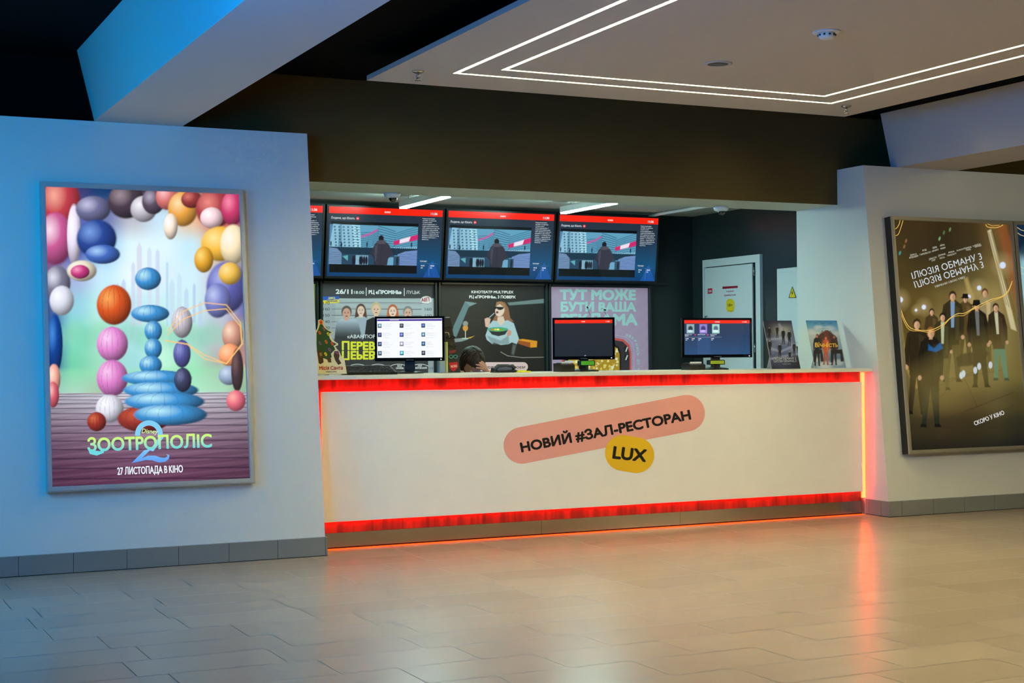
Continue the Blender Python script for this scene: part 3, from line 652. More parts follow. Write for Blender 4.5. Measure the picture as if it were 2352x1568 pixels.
def paint_blue(A):
    A.vgrad([(500, (20, 34, 60)), (600, (24, 90, 130)), (700, (90, 170, 190)), (820, (30, 110, 150)), (1040, (12, 30, 60))])
    A.ell(2352, 640, 14, 60, (170, 220, 230), a=0.8, soft=0.8); A.ell(2350, 560, 12, 30, (20, 30, 50), a=0.8, soft=0.6)
    for k in (0, 12): A.vline([(2333, 520+k), (2345, 528+k), (2360, 532+k)], 1.3, (240, 220, 150))
    for k in (0, 14): A.vline([(2336, 590+k), (2342, 612+k), (2358, 618+k)], 1.3, (220, 230, 200))

lightbox('movie_poster_lightbox', 'glowing colourful backlit film poster in silver frame on the left wall', 'poster', 1.302, 2.536, 0.467, 2.292, LL, 0.055, 0.032, ALU, ALU, paint_left, print_mat('backlit_print', 1.0, 0.08, 0.4, 0.0, 0.25), 260, 380)
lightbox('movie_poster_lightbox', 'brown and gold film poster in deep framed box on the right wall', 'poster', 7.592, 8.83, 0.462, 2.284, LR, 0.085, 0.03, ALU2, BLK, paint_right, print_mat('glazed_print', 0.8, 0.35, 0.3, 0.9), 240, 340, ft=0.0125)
lightbox('movie_poster_lightbox', 'blue film poster cut off by the right edge of the photo', 'poster', 8.838, 10.07, 0.462, 2.284, LR, 0.085, 0.03, ALU2, BLK, paint_blue, print_mat('glazed_print'), 60, 120, ft=0.0125)
#@@BOOTH
# ================================================================== BOOTH BACK WALL: SCREENS
TY = 12.20; tilt = 0.13
tV = np.array([0, -tilt, 1.0]); tV /= np.linalg.norm(tV); tU = np.array([1.0, 0, 0]); tN = np.cross(tU, tV)
xa = at(753, 560, 1, TY)[0]; xb = at(1024, 560, 1, TY)[0]; xc = at(1281.5, 560, 1, TY)[0]; PITCH_X = (xc-xa)/2
xe = at(1014, 560, 1, TY)[0]
zb = at(880, 635, 1, TY)[2]; zt = at(880, 479, 1, TY)[2]
sw = xe-xa; shh = (zt-zb)*1.01
def make_tv():
    O = np.array([xa, TY+0.04, zb]); t = thing('wall_screen', 'x', 'screen', O+np.array([sw/2, 0.03, 0.3]), 'menu screens in a row on the back wall')
    MB().obox(O, tU, tV, tN, (-0.018, sw+0.018), (-0.02, shh+0.014), (-0.05, 0.0)).build('casing', PLB, t)
    m = MB()
    for u, v in (((-0.018, 0.0), (-0.02, shh+0.014)), ((sw, sw+0.018), (-0.02, shh+0.014)), ((0, sw), (-0.02, 0)), ((0, sw), (shh, shh+0.014))): m.obox(O, tU, tV, tN, u, v, (0, 0.006))
    m.build('bezel', PLB, t)
    MB().box((O[0]+sw/2-0.15, TY+0.08, zb+0.2), (O[0]+sw/2+0.15, 12.42, zb+0.35)).build('wall_bracket', BLK, t)
    A = Art(O+tN*0.002, tU, tV, sw, shh, 270, 160).uvmode(1480, 900)
    A.vgrad([(0, (40, 48, 60)), (300, (36, 52, 72)), (700, (16, 78, 122)), (900, (10, 60, 110))])
    A.poly([(1250, 900), (1370, 660), (1480, 900)], (28, 92, 180), a=0.6, soft=6)
    A.rect(0, 0, 1480, 88, (248, 34, 12), soft=3)
    A.rect(30, 190, 1165, 850, (8, 12, 18), soft=3)
    # street scene on the screen
    x0, y0, x1, y1 = 20, 230, 1160, 745
    A.rect(x0, y0, x1, y1, (96, 160, 190), soft=2)
    A.poly([(20, 232), (60, 232), (60, 560), (20, 560)], (80, 130, 170), soft=3)
    A.poly([(60, 225), (390, 235), (420, 520), (20, 520)], (140, 190, 214), soft=3)
    A.poly([(140, 225), (170, 228), (180, 520), (130, 520)], (90, 140, 170), a=0.8, soft=4); A.poly([(300, 232), (400, 236), (425, 520), (330, 520)], (176, 226, 240), a=0.8, soft=4)
    for i in range(6):
        for j in range(7):
            A.rect(70+i*56+j*4, 250+j*40, 92+i*56+j*4, 272+j*40, (30, 70, 100), a=0.8, soft=3)
    for j in range(9): A.line([(330, 250+j*34), (400, 262+j*32)], 8, (60, 130, 160), soft=3)
    for k in range(9):
        A.line([(420, 330+k*26), (560, 320+k*22), (640, 270+k*22)], 8, (30, 80, 110), a=0.8, soft=4); A.line([(640, 240+k*32), (740, 262+k*32), (860, 300+k*28)], 9, (24, 70, 100), a=0.8, soft=4)
        A.line([(860, 330+k*26), (1000, 280+k*26), (1160, 230+k*30)], 8, (24, 80, 110), a=0.8, soft=4)
    A.line([(430, 380), (540, 340), (620, 290)], 26, (190, 90, 160), a=0.9, soft=5)
    A.poly([(840, 430), (1160, 330), (1160, 400), (850, 480)], (206, 40, 110), soft=3); A.poly([(925, 405), (1065, 362), (1045, 425), (920, 458)], (236, 226, 240), soft=3)
    A.rect(20, 520, 1160, 615, (24, 52, 72), soft=8)
    for i in range(12): A.ell(860+i*26, 512, 4, 4, (240, 240, 250), soft=0.8)
    A.poly([(20, 530), (120, 540), (180, 600), (170, 745), (20, 745)], (110, 140, 176), soft=4); A.poly([(900, 600), (1000, 560), (1160, 540), (1160, 745), (930, 745)], (110, 140, 190), soft=4)
    for j in range(6): A.line([(20, 590+j*26), (175, 600+j*24)], 4, (50, 76, 110), a=0.7, soft=3); A.line([(930, 600+j*24), (1160, 590+j*26)], 4, (50, 80, 130), a=0.7, soft=3)
    A.rect(180, 615, 860, 745, (40, 70, 96), soft=5); A.rect(360, 622, 520, 745, (140, 190, 214), a=0.8, soft=6); A.rect(740, 640, 850, 745, (120, 180, 214), a=0.8, soft=6); A.poly([(190, 640), (260, 625), (262, 700)], (90, 170, 180), soft=4)
    for x in (330, 345, 420, 440, 470, 500, 900): A.ell(x, 690, 16, 60, (26, 30, 46), soft=0.4)
    for x, y in ((40, 480), (175, 490), (500, 480), (1080, 470)): A.ell(x, y, 9, 34, (24, 36, 56), soft=0.5)
    A.ell(680, 400, 34, 46, (26, 24, 34), soft=0.2)                 # man seen from behind in a hooded coat
    for q_ in range(7): A.line([(430+q_*70, 500), (445+q_*70, 400+12*(q_%3))], 3, (24, 60, 90), a=0.7, soft=3)
    A.rect(600, 620, 660, 745, (20, 36, 50), a=0.7, soft=5); A.rect(860, 625, 930, 745, (24, 44, 66), a=0.8, soft=6)
    A.poly([(560, 560), (600, 470), (650, 430), (720, 430), (780, 470), (830, 560), (840, 600), (780, 660), (770, 745), (610, 745), (590, 650), (545, 600)], (52, 52, 66), soft=8)
    A.ell(685, 445, 66, 26, (80, 76, 88), soft=0.4); A.poly([(600, 500), (640, 460), (625, 700), (605, 690)], (78, 80, 98), a=0.6, soft=14); A.line([(690, 470), (688, 740)], 6, (34, 34, 46), a=0.6, soft=8); A.line([(560, 600), (600, 640), (606, 730)], 8, (30, 30, 42), a=0.7, soft=8)
    # writing
    w = (236, 240, 244)
    A.text('11:36', (1322, 68), (1408, 66), 30, w, bold=0.03); A.text('MULTIPLEX', (712, 62), (790, 62), 20, (250, 220, 215), bold=0.04)
    A.text('Людина, що біжить', (30, 160), (330, 160), 28, (214, 220, 226), bold=0.01)
    A.vring(368, 146, 10, 11, 22, (226, 40, 60)); A.text('18+', (356, 154), (381, 154), 15, w, bold=0.02)
    L_ = ['Режисер культових', '«Бейбі» та «Шона»', 'і Стівен Кінг', '«Переслідуваний». У', 'недалекому майбутньому', 'світ дивиться гру на', 'виживання. Для втікачів', 'шанси — не більш ніж у', 'самих — боротьба за', 'виживання. Єдиний гонець', 'вибирає з Біженцем —', 'помсту.']
    LW = [165, 185, 130, 190, 215, 225, 210, 230, 215, 225, 200, 90]
    for i, (tx_, ww) in enumerate(zip(L_, LW)): A.text(tx_, (1214, 125+i*25), (1214+ww, 125+i*25), 13, (220, 228, 234), bold=0.015)
    A.text('Сьогодні', (1202, 690), (1290, 690), 17, w, bold=0.01); A.line([(1200, 712), (1440, 712)], 2, (120, 150, 180), a=0.8)
    A.line([(1325, 720), (1325, 880)], 2, (120, 160, 200), a=0.8)
    A.text('19:10', (1216, 750), (1262, 750), 16, w, bold=0.03); A.text('D3', (1216, 778), (1240, 778), 14, w, bold=0.02)
    A.text('20:50', (1340, 750), (1392, 750), 16, w, bold=0.03); A.text('D3', (1340, 778), (1364, 778), 14, w, bold=0.02)
    A.build('display', print_mat('screen_image', 1.0, 0.02, 0.25, 0.2), t)
    return t
def dup(root, dx=(0, 0, 0), label=None):
    r = root.copy(); COL.objects.link(r); r.location = root.location+Vector(dx)
    if label: r['label'] = label
    for ch in list(root.children):
        c = ch.copy(); COL.objects.link(c); c.parent = r
        for g in list(ch.children):
            d = g.copy(); COL.objects.link(d); d.parent = c
    return r
tv = make_tv(); tv['label'] = 'tilted wall screen with red top bar above the poster dated 26/11'
dup(tv, (-PITCH_X, 0, 0), 'tilted wall screen half hidden behind the left wall edge')
dup(tv, (PITCH_X, 0, 0), 'middle one of the wall screens above the poster of a woman eating')
dup(tv, (2*PITCH_X, 0, 0), 'rightmost tilted wall screen, above the lilac poster')

# ---------------- posters on the back wall
def backposter(label, x0p, x1p, ztop, paint, pm, nx, ny, top_light=True):
    Y = 12.37; X0 = at(x0p, 700, 1, Y)[0]; X1 = at(x1p, 700, 1, Y)[0]; z0 = 0.75
    t = thing('poster_panel', label, 'poster', ((X0+X1)/2, Y+0.02, z0), 'posters in black frames under the wall screens')
    m = MB(); fw = 0.028
    for a, b in (((X0-fw, Y-0.03, z0-fw), (X0, Y+0.05, ztop+fw)), ((X1, Y-0.03, z0-fw), (X1+fw, Y+0.05, ztop+fw)), ((X0, Y-0.03, z0-fw), (X1, Y+0.05, z0)), ((X0, Y-0.03, ztop), (X1, Y+0.05, ztop+fw))): m.bbox(a, b, 0.006)
    m.build('frame', mat('gloss_black_frame', (30, 40, 40), rough=0.25), t)
    MB().box((X0, Y+0.004, z0), (X1, Y+0.05, ztop)).build('backing_board', BLK, t)
    A = Art((X0, Y, z0), (1, 0, 0), (0, 0, 1), X1-X0, ztop-z0, nx, ny); paint(A); A.build('poster_sheet', pm, t); return t

def headshot(A, x, y, r, hair, skin, long=False):
    A.ell(x, y-r*.25, r*1.12, r*1.3, hair, soft=0.15)
    if long: A.poly([(x-r*1.2, y-r*.3), (x-r*1.5, y+r*1.9), (x-r*.6, y+r*1.5), (x+r*.6, y+r*1.5), (x+r*1.5, y+r*1.9), (x+r*1.2, y-r*.3)], hair, soft=2)
    A.poly([(x-r*.45, y+r*.8), (x-r*.5, y+r*1.7), (x+r*.5, y+r*1.7), (x+r*.45, y+r*.8)], skin, soft=1)
    A.ell(x, y+r*.15, r*.86, r*1.15, skin, soft=0.15)
    for d in (-.35, .35): A.ell(x+d*r, y, r*.13, r*.12, (50, 40, 40), soft=0.6); A.line([(x+d*r-r*.2, y-r*.3), (x+d*r+r*.2, y-r*.32)], 0.7, hair, a=0.8)
    A.line([(x, y+r*.1), (x+r*.05, y+r*.45)], 0.7, tuple(int(v*.75) for v in skin)); A.ell(x, y+r*.75, r*.3, r*.1, (130, 60, 60), soft=0.6)
def paint_lineup(A):
    A.fill((56, 58, 62)); A.rect(739, 685, 996, 800, (176, 186, 190)); A.rect(739, 695, 770, 800, (160, 170, 176))
    for i in range(26): A.line([(770, 686+i*4.1), (968, 687+i*4.1)], 0.5, (90, 100, 106), a=0.6)
    for i, y in enumerate((695, 709.5, 724, 738.5, 753)): A.line([(762, y), (968, y+0.5)], 1.0, (30, 32, 36))
    def grad(x, y): return np.clip(np.array([176, 190, 206])[None]*np.clip(1-(y-735)/55, 0.28, 1)[:, None], 0, 255)
    A.poly([(768, 780), (772, 742), (785, 731), (797, 735), (812, 731), (830, 742), (838, 780), (836, 790), (768, 790)], grad, soft=1)
    A.poly([(832, 780), (822, 734), (840, 728), (850, 760)], (160, 174, 190), soft=1); A.poly([(835, 790), (842, 735), (858, 728), (870, 735), (880, 790)], (26, 28, 34), soft=1)
    headshot(A, 796, 718, 10.5, (90, 80, 70), (216, 160, 140)); headshot(A, 829, 712, 9.5, (84, 50, 40), (236, 200, 180), long=True)
    headshot(A, 864, 710, 10.5, (200, 180, 140), (232, 190, 165)); headshot(A, 902, 714, 10, (190, 96, 50), (240, 206, 190), long=True); headshot(A, 937, 718, 10, (130, 130, 130), (216, 170, 150))
    A.poly([(735, 786), (1000, 786), (1000, 870), (735, 870)], (56, 58, 62), soft=16)
    A.rect(738, 780, 1000, 870, (54, 56, 60), soft=6)
    A.poly([(740, 681), (779, 680), (779, 688), (740, 690)], (20, 90, 190)); A.poly([(740, 690), (779, 687), (779, 695), (752, 697), (740, 697)], (236, 216, 40))
    A.ell(979, 689, 13, 9, (226, 224, 222), soft=0.1)
    w = (232, 238, 240); k = (40, 42, 46)
    A.text('26/11', (771.5, 674), (809, 674.5), 9.5, w, bold=0.05); A.text('18:00', (813, 674.5), (836, 674.8), 6.5, w, bold=0.01)
    A.vline([(841, 660), (841, 679)], 1.6, w); A.text('РЦ «ПРОМІНЬ»', (847, 674.5), (922, 674.8), 8, w, bold=0.045); A.vline([(928.5, 661), (928.5, 679.5)], 1.6, w); A.text('ЛУЦЬК', (933, 674.5), (965, 674.5), 7, w)
    for t, y in (('170', 699), ('160', 712.5), ('150', 727), ('140', 741.5), ('130', 755.5)): A.text(t, (742.5, y), (757, y), 6, k)
    for t, y in (('160', 713), ('150', 727.5)): A.text(t, (976, y), (991, y), 6, k)
    A.text('ДИВИСЬ', (754, 686.5), (770, 686), 4, (236, 226, 80), bold=0.03); A.text('УКРАЇНСЬКЕ', (751, 693.5), (775, 693), 4, (20, 60, 140), bold=0.03)
    A.text('АЕП', (968, 693), (986, 691), 8, (170, 20, 40), bold=0.03); A.vline([(966, 696), (984, 698), (989, 694)], 0.8, (40, 40, 40))
    A.text('«АВАНТЮР', (797.5, 776.5), (862, 776.5), 8.2, w, bold=0.01)
    yl = (228, 228, 60)
    for w_, a_, b_ in (('ПЕРЕВ', 786, 861), ('ІЗНИК', 865, 934)): A.text(w_, (a_, 803), (b_, 803), 18, yl, bold=0.045); A.text(w_, (a_, 824.5), (b_, 824.5), 18, yl, bold=0.045, flip=True)
    for x in (801, 848, 895, 945): 
        A.vring(x+20, 846, 22, 10, 1.2, w, 180, 360, n=20)
    A.text('ЛЕСЯ', (912, 842), (922, 842), 3.6, w, bold=0.03); A.text('САМАЄВА', (909, 847), (927, 847), 3.6, w, bold=0.03)
    A.text('АЗАР', (959, 841.5), (969, 841.5), 3.6, w, bold=0.03); A.text('ВОРОВСЬКИЙ', (954, 846.5), (980, 846.5), 3.6, w, bold=0.03)
    A.text('120', (976, 836), (991, 836), 5, k); A.vpoly([(983, 826), (996, 826), (996, 870), (983, 870)], (150, 160, 166)); A.text('110', (984, 848), (994, 848), 5, k)
def paint_eater(A):
    A.cgrid(1012, 655, 1252, 860, [[(44, 40, 34), (50, 48, 42), (40, 40, 40), (34, 36, 38)], [(50, 46, 38), (46, 42, 36), (34, 34, 34), (22, 26, 28)], [(38, 36, 30), (40, 36, 32), (26, 26, 26), (20, 24, 26)], [(44, 42, 36), (30, 28, 26), (22, 20, 20), (26, 24, 24)]])
    A.poly([(1068, 692), (1090, 695), (1076, 706), (1048, 774), (1036, 770), (1042, 748)], (104, 130, 134), soft=1); A.poly([(1068, 692), (1096, 696), (1080, 703)], (130, 150, 150), soft=1)
    A.poly([(1165, 695), (1249, 686), (1249, 696), (1170, 701)], (110, 130, 130), soft=1); A.poly([(1041, 778), (1065, 776), (1076, 779), (1060, 784), (1042, 786)], (140, 150, 150), soft=1)
    A.poly([(1073, 776), (1090, 771), (1080, 777)], (230, 170, 60), soft=1); A.ell(1069, 753, 6, 7, (220, 150, 60), soft=0.2); A.line([(1069, 760), (1069, 776)], 1.5, (230, 220, 200)); A.ell(1069, 743, 6, 6, (150, 150, 140), soft=0.3)
    A.line([(1062, 777), (1075, 777)], 2, (190, 220, 190))
    A.poly([(1150, 800), (1170, 790), (1220, 790), (1249, 800), (1249, 820), (1200, 820), (1165, 814), (1152, 806)], (30, 26, 26), soft=2); A.line([(1150, 808), (1166, 817), (1200, 821), (1249, 820)], 1.0, (190, 180, 170)); A.poly([(1178, 790), (1186, 792), (1180, 816), (1175, 812)], (110, 120, 120), a=0.6, soft=4)
    A.poly([(1189, 780), (1200, 778), (1234, 783), (1233, 797), (1219, 798), (1190, 788)], (230, 150, 30), soft=1); A.poly([(1189, 781), (1218, 786), (1218, 798), (1190, 789)], (160, 80, 30), soft=1)
    # seated woman eating from a bowl
    A.poly([(1140, 695), (1150, 692), (1160, 694), (1168, 708), (1172, 730), (1180, 738), (1170, 740), (1160, 734), (1150, 738), (1130, 738), (1139, 722)], (150, 100, 70), soft=1.2)
    A.poly([(1124, 745), (1132, 736), (1150, 738), (1166, 735), (1180, 742), (1186, 760), (1192, 778), (1187, 790), (1176, 786), (1168, 790), (1150, 792), (1134, 786), (1131, 790), (1118, 780), (1115, 770)], (176, 200, 206), soft=1.2)
    A.poly([(1143, 728), (1156, 726), (1160, 738), (1150, 748), (1142, 738)], (232, 200, 180), soft=1)
    A.ell(1148, 712, 10.5, 15, (240, 206, 186), rot=12, soft=0.12); A.poly([(1138, 704), (1141, 693), (1152, 692), (1160, 700), (1162, 720), (1158, 706), (1148, 698)], (170, 120, 84), soft=1)
    A.poly([(1134, 705), (1140, 704), (1158, 705), (1156, 709), (1150, 712), (1144, 711), (1141, 708), (1136, 711)], (20, 18, 20), soft=0.8); A.ell(1142, 717, 3, 2.6, (120, 30, 40), soft=0.4)
    A.poly([(1113, 732), (1120, 729), (1127, 732), (1125, 742), (1122, 752), (1115, 750)], (226, 180, 160), soft=1); A.line([(1124, 729), (1135, 719)], 1.2, (220, 226, 226))
    A.poly([(1120, 756), (1168, 756), (1160, 768), (1145, 772), (1130, 768)], (40, 44, 48), soft=1); A.ell(1143, 756, 24, 5, (60, 170, 150), soft=0.1); A.ell(1143, 757, 17, 3.4, (120, 180, 60), soft=0.2)
    for x, c in ((1130, (220, 120, 50)), (1138, (240, 220, 90)), (1146, (200, 80, 40)), (1154, (90, 170, 60)), (1144, (250, 250, 170))): A.ell(x, 756.5, 3.2, 2, c, soft=0.3)
    A.poly([(1166, 756), (1175, 760), (1173, 770), (1164, 772)], (210, 150, 130), soft=1); A.poly([(1118, 770), (1150, 782), (1168, 770), (1170, 790), (1130, 790)], (110, 120, 126), a=0.6, soft=3)
    w = (240, 240, 236)
    A.text('КІНОТЕАТР MULTIPLEX', (1083, 673), (1179, 673.5), 5.6, w, bold=0.04); A.text('РЦ «ПРОМІНЬ», 3 ПОВЕРХ', (1078, 684.5), (1184, 685), 6, w, bold=0.04)
    A.vpill((1090, 842), (1202, 842), 10.5, (226, 196, 196)); A.text('#головним героєм', (1110, 846), (1206, 846), 6.5, (40, 30, 34), bold=0.02)
    A.vpill((1186, 852), (1208, 852), 2.0, (230, 220, 40))
def paint_lilac(A):
    def g(x, y): n = 3*np.sin(x*0.9)*np.sin(y*1.1); return np.stack([176+n, 158+n, 184+n], 1)
    A.fill((176, 158, 184)); A.poly([(1200, 600), (1500, 600), (1500, 900), (1200, 900)], g)
    m = (164, 218, 212)
    A.text('ТУТ МОЖЕ', (1287, 687.5), (1459, 688), 21.5, m, bold=0.06); A.text('БУТИ ВАША', (1289, 714.5), (1460, 714.5), 19.5, m, bold=0.06); A.text('РЕКЛАМА', (1290, 745.5), (1463, 745.5), 23.5, m, bold=0.06)
    A.vpoly([(1290, 780), (1300, 776), (1415, 776), (1432, 779), (1446, 792), (1450, 812), (1450, 870), (1290, 870)], (214, 92, 84)); A.vpoly([(1295, 784), (1412, 781), (1430, 784), (1442, 796), (1446, 812), (1446, 870), (1295, 870)], (60, 52, 56))
    A.vpoly([(1300, 790), (1408, 788), (1420, 795), (1426, 808), (1426, 870), (1300, 870)], (28, 22, 26)); A.vpoly([(1305, 795), (1405, 793), (1417, 799), (1423, 812), (1423, 870), (1305, 870)], (190, 150, 40))
    rr = random.Random(3)
    for i in range(150):
        x = rr.uniform(1312, 1419); y = rr.uniform(800, 858); r = rr.uniform(2.2, 4.2); q = [(x+r*math.cos(a)*rr.uniform(.7, 1.1), y+r*math.sin(a)*rr.uniform(.7, 1.1)) for a in [k*math.pi/4 for k in range(8)]]
        A.vpoly(q, [(248, 236, 170), (240, 216, 110), (250, 244, 206), (214, 170, 60)][i % 4])
        if i % 5 == 0: A.vpoly([(x, y), (x+2, y+1), (x+1, y+2.4)], (90, 60, 20))
    for y in (802, 821): A.vpill((1438, y-3), (1438, y+3), 4.4, (30, 30, 30)); A.vpoly([(1435, y+5), (1439, y-6), (1442, y-5), (1438, y+6)], (206, 214, 210))
    A.vline([(1414, 770), (1436, 774), (1450, 786), (1455, 806), (1456, 870)], 0.7, (200, 200, 226))
    T = 'ЗВЕРНИСЬ ДО МЕНЕДЖЕРА'; pts = [(1436, 769), (1444, 771), (1451, 775), (1457, 781), (1461, 789), (1463, 797), (1464, 804), (1465, 811)]
    pts += [(1465.5, 818+7*i) for i in range(14)]
    for i, ch in enumerate(T):
        if ch == ' ': continue
        a = np.array(pts[i]); b = np.array(pts[i+1]) if i+1 < len(pts) else a+(0, 7); d = (b-a)/np.linalg.norm(b-a); nrm = np.array([d[1], -d[0]]); A.text(ch, a-nrm*2.6, a-nrm*2.6+d*5, 5.2, m, bold=0.03)
    for p in [((1348, 706), (1355, 724)), ((1386, 712), (1392, 724))]: A.vline(p, 0.8, (20, 20, 24))
    A.vpill((1348, 705), (1349, 707), 1.6, (20, 20, 24)); A.vpill((1387, 711), (1390, 712), 1.6, (20, 20, 24))
    A.vpoly([(1296, 828), (1316, 828), (1316, 833), (1296, 833)], (210, 206, 216)); A.vpoly([(1328, 830), (1336, 830), (1336, 860), (1328, 860)], (214, 40, 40))
def paint_green(A): A.vgrad([(650, (150, 190, 90)), (750, (90, 130, 60)), (860, (60, 50, 40))])
PBK = print_mat('poster_paper_glow', 0.45, 0.5, 0.4, 0.15)  # dim glow added to the sheets in place of the booth lamps' light
TZ = at(1370, 660, 1, 12.37)[2]
backposter('grey poster dated 26/11 with a line of five faces, behind the white-screened monitor', 740, 996, at(860, 653, 1, 12.37)[2], paint_lineup, PBK, 300, 240)
backposter('dark poster of a woman in sunglasses eating from a green bowl', 1011, 1250, at(1130, 656, 1, 12.37)[2], paint_eater, PBK, 320, 280)
backposter('lilac poster with large mint lettering behind the dark-screened monitor', 1264, 1488, TZ, paint_lilac, PBK, 20, 20)
backposter('green edge of a poster just beside the left wall', 480, 723.5, at(720, 652, 1, 12.37)[2], paint_green, PBK, 6, 20)
MB().box((2.6, 12.36, 1.905), (7.6, 12.42, 1.935)).build('shelf_rail', BACKW).name = 'display_rail'
setp(bpy.data.objects['display_rail'], 'dark horizontal rail between the wall screens and the framed posters', 'rail')

# ---------------- booth ceiling lamps, cameras, pipe
def linear_lamp(name, x, y0, y1, label):
    t = thing(name, label, 'ceiling light', (x, (y0+y1)/2, 2.58), 'linear lamps of the booth ceiling')
    MB().bbox((x-0.03, y0, 2.478), (x+0.03, y1, 2.53), 0.003).build('housing', PLW, t)
    MB().box((x-0.026, y0+0.01, 2.468), (x+0.026, y1-0.01, 2.4785)).build('diffuser', LED_COOL, t)
    for yy in (y0+0.15, y1-0.15): MB().tube([(x, yy, 2.53), (x, yy, 2.58)], 0.002, 6).build('suspension_wire', CHROME, t)
    MB().tube([(x+0.0, y0+0.3, 2.53), (x+0.03, y0+0.32, 2.56), (x+0.09, y0+0.28, 2.565), (x+0.12, y0+0.26, 2.58)], 0.003, 6).build('power_cord', PLG, t)
linear_lamp('linear_lamp', 4.55, 10.65, 11.62, 'slim white linear lamp above the second wall screen from the left')
linear_lamp('linear_lamp', 6.02, 10.62, 11.55, 'slim white linear lamp above the rightmost wall screen')
def dome_cam(x, y, label):
    t = thing('dome_camera', label, 'camera', (x, y, 2.41), 'dome cameras under the bulkhead')
    MB().lathe((x, y, 2.41), [(0.058, 0), (0.060, -0.012), (0.052, -0.028), (0.036, -0.036)], n=28).build('base', PLW, t)
    MB().ball((x+0.004, y-0.006, 2.372), (0.030, 0.030, 0.028), 20).build('dome', LENS, t)
c1 = at(891, 446, 2, 2.41); c2 = at(1644, 477, 2, 2.41)
dome_cam(c1[0], min(c1[1], 10.02), 'white dome camera left of the linear lamps'); dome_cam(c2[0], min(c2[1], 10.02), 'white dome camera above the white door')
MB().tube([(7.36, 10.12, 2.56), (7.35, 11.0, 2.56), (7.34, 12.1, 2.56), (7.34, 12.3, 2.55)], 0.014, 12).build('ceiling_pipe', PLW)
setp(bpy.data.objects['ceiling_pipe'], 'pale pipe running along the booth ceiling right of the screens', 'pipe')

# ---------------- door and electric cabinet on the side wall
SX = 7.9
d = thing('door_1', 'white door with red and yellow notices behind the counter', 'door', (SX, 11.73, 0)); d['kind'] = 'structure'
ya, yb_ = 11.25, 12.20
m = MB(); fr = 0.055
m.box((SX-0.03, ya, 0), (SX, ya+0.07, 2.14)); m.box((SX-0.03, yb_-0.03, 0), (SX, yb_, 2.14)); m.box((SX-0.03, ya+0.07, 2.07), (SX, yb_-0.03, 2.14)); m.build('door_frame', DOORM, d)
MB().box((SX-0.008, ya+0.07, 0.0), (SX-0.001, yb_-0.03, 2.07)).build('door_gap', BLK, d)
MB().bbox((SX-0.026, ya+0.13, 0.01), (SX-0.009, yb_-0.034, 2.062), 0.003).build('door_leaf', DOORM, d)
m = MB()
for z in (1.25, 0.3, 1.95): m.tube([(SX-0.022, ya+0.10, z), (SX-0.022, ya+0.10, z+0.08)], 0.009, 8)
m.build('hinge', CHROME, d)
m = MB(); m.tube([(SX-0.03, 12.13, 1.60), (SX-0.05, 12.13, 1.60), (SX-0.05, 12.13, 1.49)], 0.006, 8); m.build('handle', PLG, d)
def side_sign(fn, name, par, off=0.0275):
    a = Art((SX-off, 12.0, 1.0), (0, -1, 0), (0, 0, 1), 0.001, 0.001, 2, 2); a.fill((220, 220, 220)); fn(a); return a.build(name, print_mat('sign_print', 0, 1.0, 0.5), par)
def s1(a):
    a.vpoly([(1659.5, 658.5), (1694.5, 656), (1695, 682), (1660, 684.5)], (214, 222, 222)); a.vpoly([(1659.5, 658), (1694.5, 656), (1694.5, 661), (1659.5, 663.5)], (150, 20, 40))
    a.text('технічне', (1668, 671.3), (1686, 670), 4, (150, 30, 50), bold=0.03); a.text('приміщення', (1663.5, 680), (1690, 678.5), 4, (150, 30, 50), bold=0.03)
def s2(a):
    a.vpill((1677.3, 695.5), (1677.3, 707.5), 9.4, (236, 204, 30)); a.text('18+', (1672, 704), (1682.5, 703.5), 6.5, (40, 34, 20), bold=0.02); a.text('ТІЛЬКИ', (1670.5, 715), (1684, 715), 2.6, (60, 50, 20))
def s3(a):
    a.vpoly([(1625.5, 662.5), (1636, 661.8), (1636, 673.5), (1625.5, 674.5)], (200, 24, 44)); a.text('224', (1627.5, 671), (1634.5, 670.6), 5, (240, 240, 240), bold=0.03)
side_sign(s1, 'notice_sign', d); side_sign(s2, 'age_sign', d); side_sign(s3, 'room_number_plate', d)
cb = thing('electric_cabinet', 'white electric cabinet with yellow warning triangle on the side wall', 'cabinet', (SX, 10.65, 1.3))
MB().bbox((SX-0.05, 10.3, 1.30), (SX-0.001, 10.965, 1.99), 0.004).build('body', DOORM, cb)
MB().bbox((SX-0.062, 10.33, 1.335), (SX-0.049, 10.93, 1.955), 0.003).build('door_panel', DOORM, cb)
def s4(a):
    a.vpoly([(1819.8, 657), (1829.5, 683.8), (1811, 684.3)], (30, 28, 20)); a.vpoly([(1819.8, 660.5), (1827.6, 682.4), (1813, 682.8)], (244, 208, 30)); a.vpoly([(1820.5, 665), (1817.3, 674), (1820, 673.5), (1818, 680.5), (1822.6, 671.5), (1820, 672)], (30, 28, 20))
side_sign(s4, 'warning_sign', cb, 0.0635)
